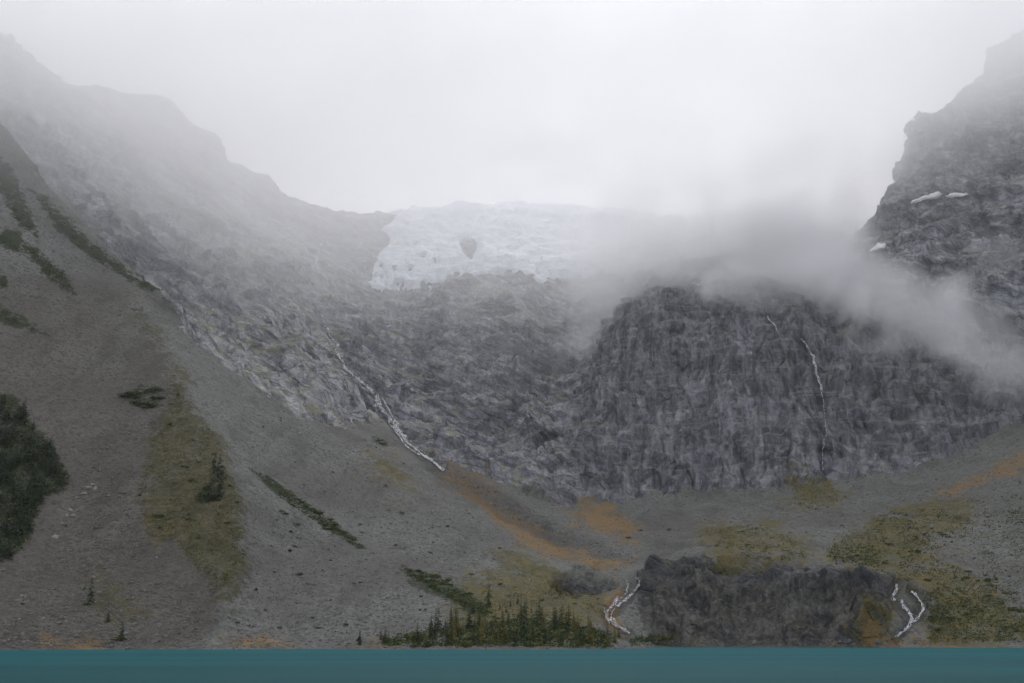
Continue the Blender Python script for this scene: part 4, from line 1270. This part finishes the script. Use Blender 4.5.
# ------------------------------------------------------------------ air
def volume_material(name):
    m = bpy.data.materials.new(name); m.use_nodes = True
    t = m.node_tree; t.nodes.clear()
    out = t.nodes.new('ShaderNodeOutputMaterial')
    pv = t.nodes.new('ShaderNodeVolumePrincipled')
    t.links.new(pv.outputs[0], out.inputs['Volume'])
    pv.inputs['Color'].default_value = (0.995, 0.995, 1.0, 1)
    pv.inputs['Anisotropy'].default_value = 0.3
    return m, t, pv


def box(name, lo, hi, mat):
    x0, y0, z0 = lo; x1, y1, z1 = hi
    V = [(x0, y0, z0), (x1, y0, z0), (x1, y1, z0), (x0, y1, z0), (x0, y0, z1), (x1, y0, z1), (x1, y1, z1), (x0, y1, z1)]
    return mesh_np(name, V, [(3, 2, 1, 0), (4, 5, 6, 7), (0, 1, 5, 4), (1, 2, 6, 5), (2, 3, 7, 6), (3, 0, 4, 7)], mat, smooth=False)


zlo, zhi = float(G[..., 2].min()), float(G[..., 2].max())
xm = float(np.abs(G[..., 0]).max())
print('terrain z', zlo, zhi)
m_h, t_h, pv = volume_material('haze_air')
pv.inputs['Density'].default_value = 0.00003
HZ = box('haze', (-max(xm, 1900) - 20, -520, zlo - 1.0), (max(xm, 1900) + 20, 2760, zhi + 12), m_h)
tag(HZ, kind='stuff')

# low cloud hanging in the upper valley, thicker with height
m_c, t_c, pv = volume_material('low_cloud')
g = NB(t_c)
ge = g.n('ShaderNodeNewGeometry')
sp = g.n('ShaderNodeSeparateXYZ'); g.l(ge.outputs['Position'], sp.inputs[0])
ns = g.noise(g.scale(ge.outputs['Position'], (1, 1, 1.6)), 0.0030, 3, 0.55)
hgt = g.math('ADD', sp.outputs[2], g.math('MULTIPLY', g.math('SUBTRACT', ns, 0.5), 300))
basez = g.rng(sp.outputs[0], 60, 480, 260, 470)
dn = g.math('MULTIPLY', g.math('MULTIPLY', g.rng(g.math('SUBTRACT', hgt, basez), 0, g.rng(sp.outputs[0], 60, 480, 470, 260), smooth=True), g.rng(sp.outputs[2], 150, 330)), g.rng(sp.outputs[2], zhi - 20, zhi - 160))
gd = g.n('ShaderNodeVectorMath', operation='DISTANCE'); g.l(g.scale(ge.outputs['Position'], (1, 1, 0)), gd.inputs[0]); gd.inputs[1].default_value = (-60, 1700, 0)
dn = g.math('MULTIPLY', dn, g.rng(gd.outputs['Value'], 260, 620, 0.30, 1.0, smooth=True))      # a thinner spot over the ice
left = g.rng(sp.outputs[0], 150, -500, 0.85, 1.0)
g.l(g.math('MULTIPLY', g.math('MULTIPLY', dn, g.math('MULTIPLY', left, g.rng(sp.outputs[0], 330, 560, 1.0, 1.6))), 0.0036), pv.inputs['Density'])
m_c.cycles.volume_step_rate = 0.9
CL = box('cloud', (-xm - 5, 640, 150), (xm + 5, 2650, zhi + 5), m_c)
tag(CL, kind='stuff')

# mist banks: soft ragged bodies of cloud at the cliffs
def mist_material():
    m, t, pv = volume_material('mist')
    g = NB(t)
    tc = g.n('ShaderNodeTexCoord')
    ge = g.n('ShaderNodeNewGeometry')
    ln = g.n('ShaderNodeVectorMath', operation='LENGTH'); g.l(tc.outputs['Object'], ln.inputs[0])
    fall = g.rng(ln.outputs['Value'], 1.0, 0.0)
    n1 = g.noise(ge.outputs['Position'], 0.0095, 6, 0.64, 0.9)
    body = g.math('ADD', fall, g.math('MULTIPLY', g.math('SUBTRACT', n1, 0.5), 2.3))
    body = g.rng(body, 0.24, 0.95, smooth=True)
    edge = g.rng(ln.outputs['Value'], 0.98, 0.65, smooth=True)
    oi = g.n('ShaderNodeObjectInfo')
    so = g.n('ShaderNodeSeparateColor'); g.l(oi.outputs['Color'], so.inputs[0])
    g.l(g.math('MULTIPLY', g.math('MULTIPLY', body, edge), g.math('MULTIPLY', so.outputs[0], 0.05)), pv.inputs['Density'])
    m.cycles.volume_step_rate = 1.0
    return m


M_MIST = mist_material()
bm_ = bmesh.new(); bmesh.ops.create_icosphere(bm_, subdivisions=3, radius=1.0)
ME_MIST = bpy.data.meshes.new('mist'); bm_.to_mesh(ME_MIST); bm_.free(); ME_MIST.materials.append(M_MIST)


def mist(u, v, D, ru, rv, depth, dens, roll=0.0):
    c = at(u, v, D)
    k = np.linalg.norm(c) / F
    o = bpy.data.objects.new('mist', ME_MIST)
    o.location = c
    o.scale = (ru * k, depth, rv * k)
    o.rotation_euler = (0, math.radians(roll), 0)
    o.color = (dens / 0.05, 0, 0, 1)
    link(o); tag(o, kind='stuff', group='low cloud clinging to the cliffs')


for a in [
    (700, 240, 1215, 190, 78, 115, 0.021, 0), (630, 240, 1320, 90, 66, 110, 0.014, 0), (606, 290, 1165, 60, 98, 55, 0.026, 22), (580, 338, 1125, 40, 60, 42, 0.012, 32),
    (800, 245, 1195, 120, 90, 100, 0.021, 0), (790, 150, 1350, 95, 66, 150, 0.006, 0), (850, 285, 1130, 105, 62, 75, 0.029, 10), (930, 318, 1080, 118, 56, 65, 0.027, 14),
    (1000, 368, 1020, 84, 48, 55, 0.021, 20), (850, 190, 1330, 36, 64, 80, 0.012, 0), (740, 280, 1115, 160, 38, 40, 0.024, 0), (660, 284, 1125, 66, 32, 40, 0.018, 0),
    (650, 306, 1105, 40, 22, 22, 0.012, -10), (770, 304, 1105, 55, 20, 22, 0.012, 8), (880, 345, 1065, 50, 22, 30, 0.012, 16), (965, 285, 1110, 48, 30, 35, 0.010, -20),
    (520, 206, 1880, 150, 26, 90, 0.0060, 0), (590, 250, 1600, 60, 50, 90, 0.006, 0), (395, 214, 1850, 60, 20, 70, 0.0025, 0),
    (690, 180, 1500, 150, 55, 160, 0.009, 0), (500, 300, 1450, 60, 34, 60, 0.004, 0), (1000, 255, 1150, 50, 40, 40, 0.008, 0), (895, 160, 1420, 50, 50, 60, 0.004, 0),
]:
    mist(*a)

# ------------------------------------------------------------------ sky, sun, camera
W_ = bpy.data.worlds.new('World'); SC.world = W_; W_.use_nodes = True
wt = W_.node_tree; g = NB(wt)
bg = wt.nodes['Background']
SUN_EL, SUN_AZ = math.radians(48), math.radians(8)      # ahead of the camera, slightly right, behind cloud
sk = g.n('ShaderNodeTexSky', sky_type='NISHITA'); sk.sun_disc = False
sk.sun_elevation = SUN_EL; sk.sun_rotation = SUN_AZ
tc = g.n('ShaderNodeTexCoord')
cv = g.scale(tc.outputs['Generated'], (1, 1, 1.8))
cn = g.noise(cv, 4.2, 6, 0.6, 0.4)
cn2 = g.noise(cv, 7.5, 5, 0.6, 0.3)
cf = g.math('ADD', g.math('MULTIPLY', cn, 0.7), g.math('MULTIPLY', cn2, 0.3))
cl = g.mix(g.rng(cf, 0.38, 0.60), (6.6, 6.6, 7.2), (9.1, 9.1, 9.6))
dp = g.n('ShaderNodeVectorMath', operation='DOT_PRODUCT'); g.l(tc.outputs['Generated'], dp.inputs[0])
dp.inputs[1].default_value = (math.sin(SUN_AZ) * math.cos(math.radians(26)), math.cos(SUN_AZ) * math.cos(math.radians(26)), math.sin(math.radians(26)))
cl = g.mix(g.rng(dp.outputs['Value'], 0.72, 0.97, smooth=True), g.mix(1.0, cl, (0.84, 0.84, 0.86), 'MULTIPLY'), cl)
hs = g.n('ShaderNodeHueSaturation'); hs.inputs['Saturation'].default_value = 0.25; g.l(sk.outputs[0], hs.inputs['Color'])
g.l(g.mix(0.9, hs.outputs[0], cl), bg.inputs['Color'])
bg.inputs['Strength'].default_value = 0.135

sl = bpy.data.lights.new('sun', 'SUN'); sl.energy = 1.3; sl.angle = math.radians(25); sl.color = (1.0, 0.97, 0.93)
so = link(bpy.data.objects.new('sun', sl))
dv = Vector((math.sin(SUN_AZ) * math.cos(SUN_EL), math.cos(SUN_AZ) * math.cos(SUN_EL), math.sin(SUN_EL)))
so.rotation_euler = (-dv).to_track_quat('-Z', 'Y').to_euler()
so.location = (0, 0, 300)

cam = bpy.data.cameras.new('camera'); cam.sensor_width = 36; cam.lens = 36 * F / 1024; cam.clip_end = 20000; cam.clip_start = 0.5
co = link(bpy.data.objects.new('camera', cam)); co.location = (0, 0, CAMZ); co.rotation_euler = (math.pi / 2 + TILT, 0, 0)
SC.camera = co

SC.view_settings.view_transform = 'Standard'; SC.view_settings.look = 'None'
SC.view_settings.exposure = 0.2; SC.view_settings.gamma = 1
cy = SC.cycles
cy.max_bounces = 10; cy.diffuse_bounces = 2; cy.glossy_bounces = 2; cy.volume_bounces = 6; cy.transparent_max_bounces = 8
cy.volume_max_steps = 256
cy.use_denoising = True
cy.use_adaptive_sampling = True; cy.adaptive_threshold = 0.03
print('done')
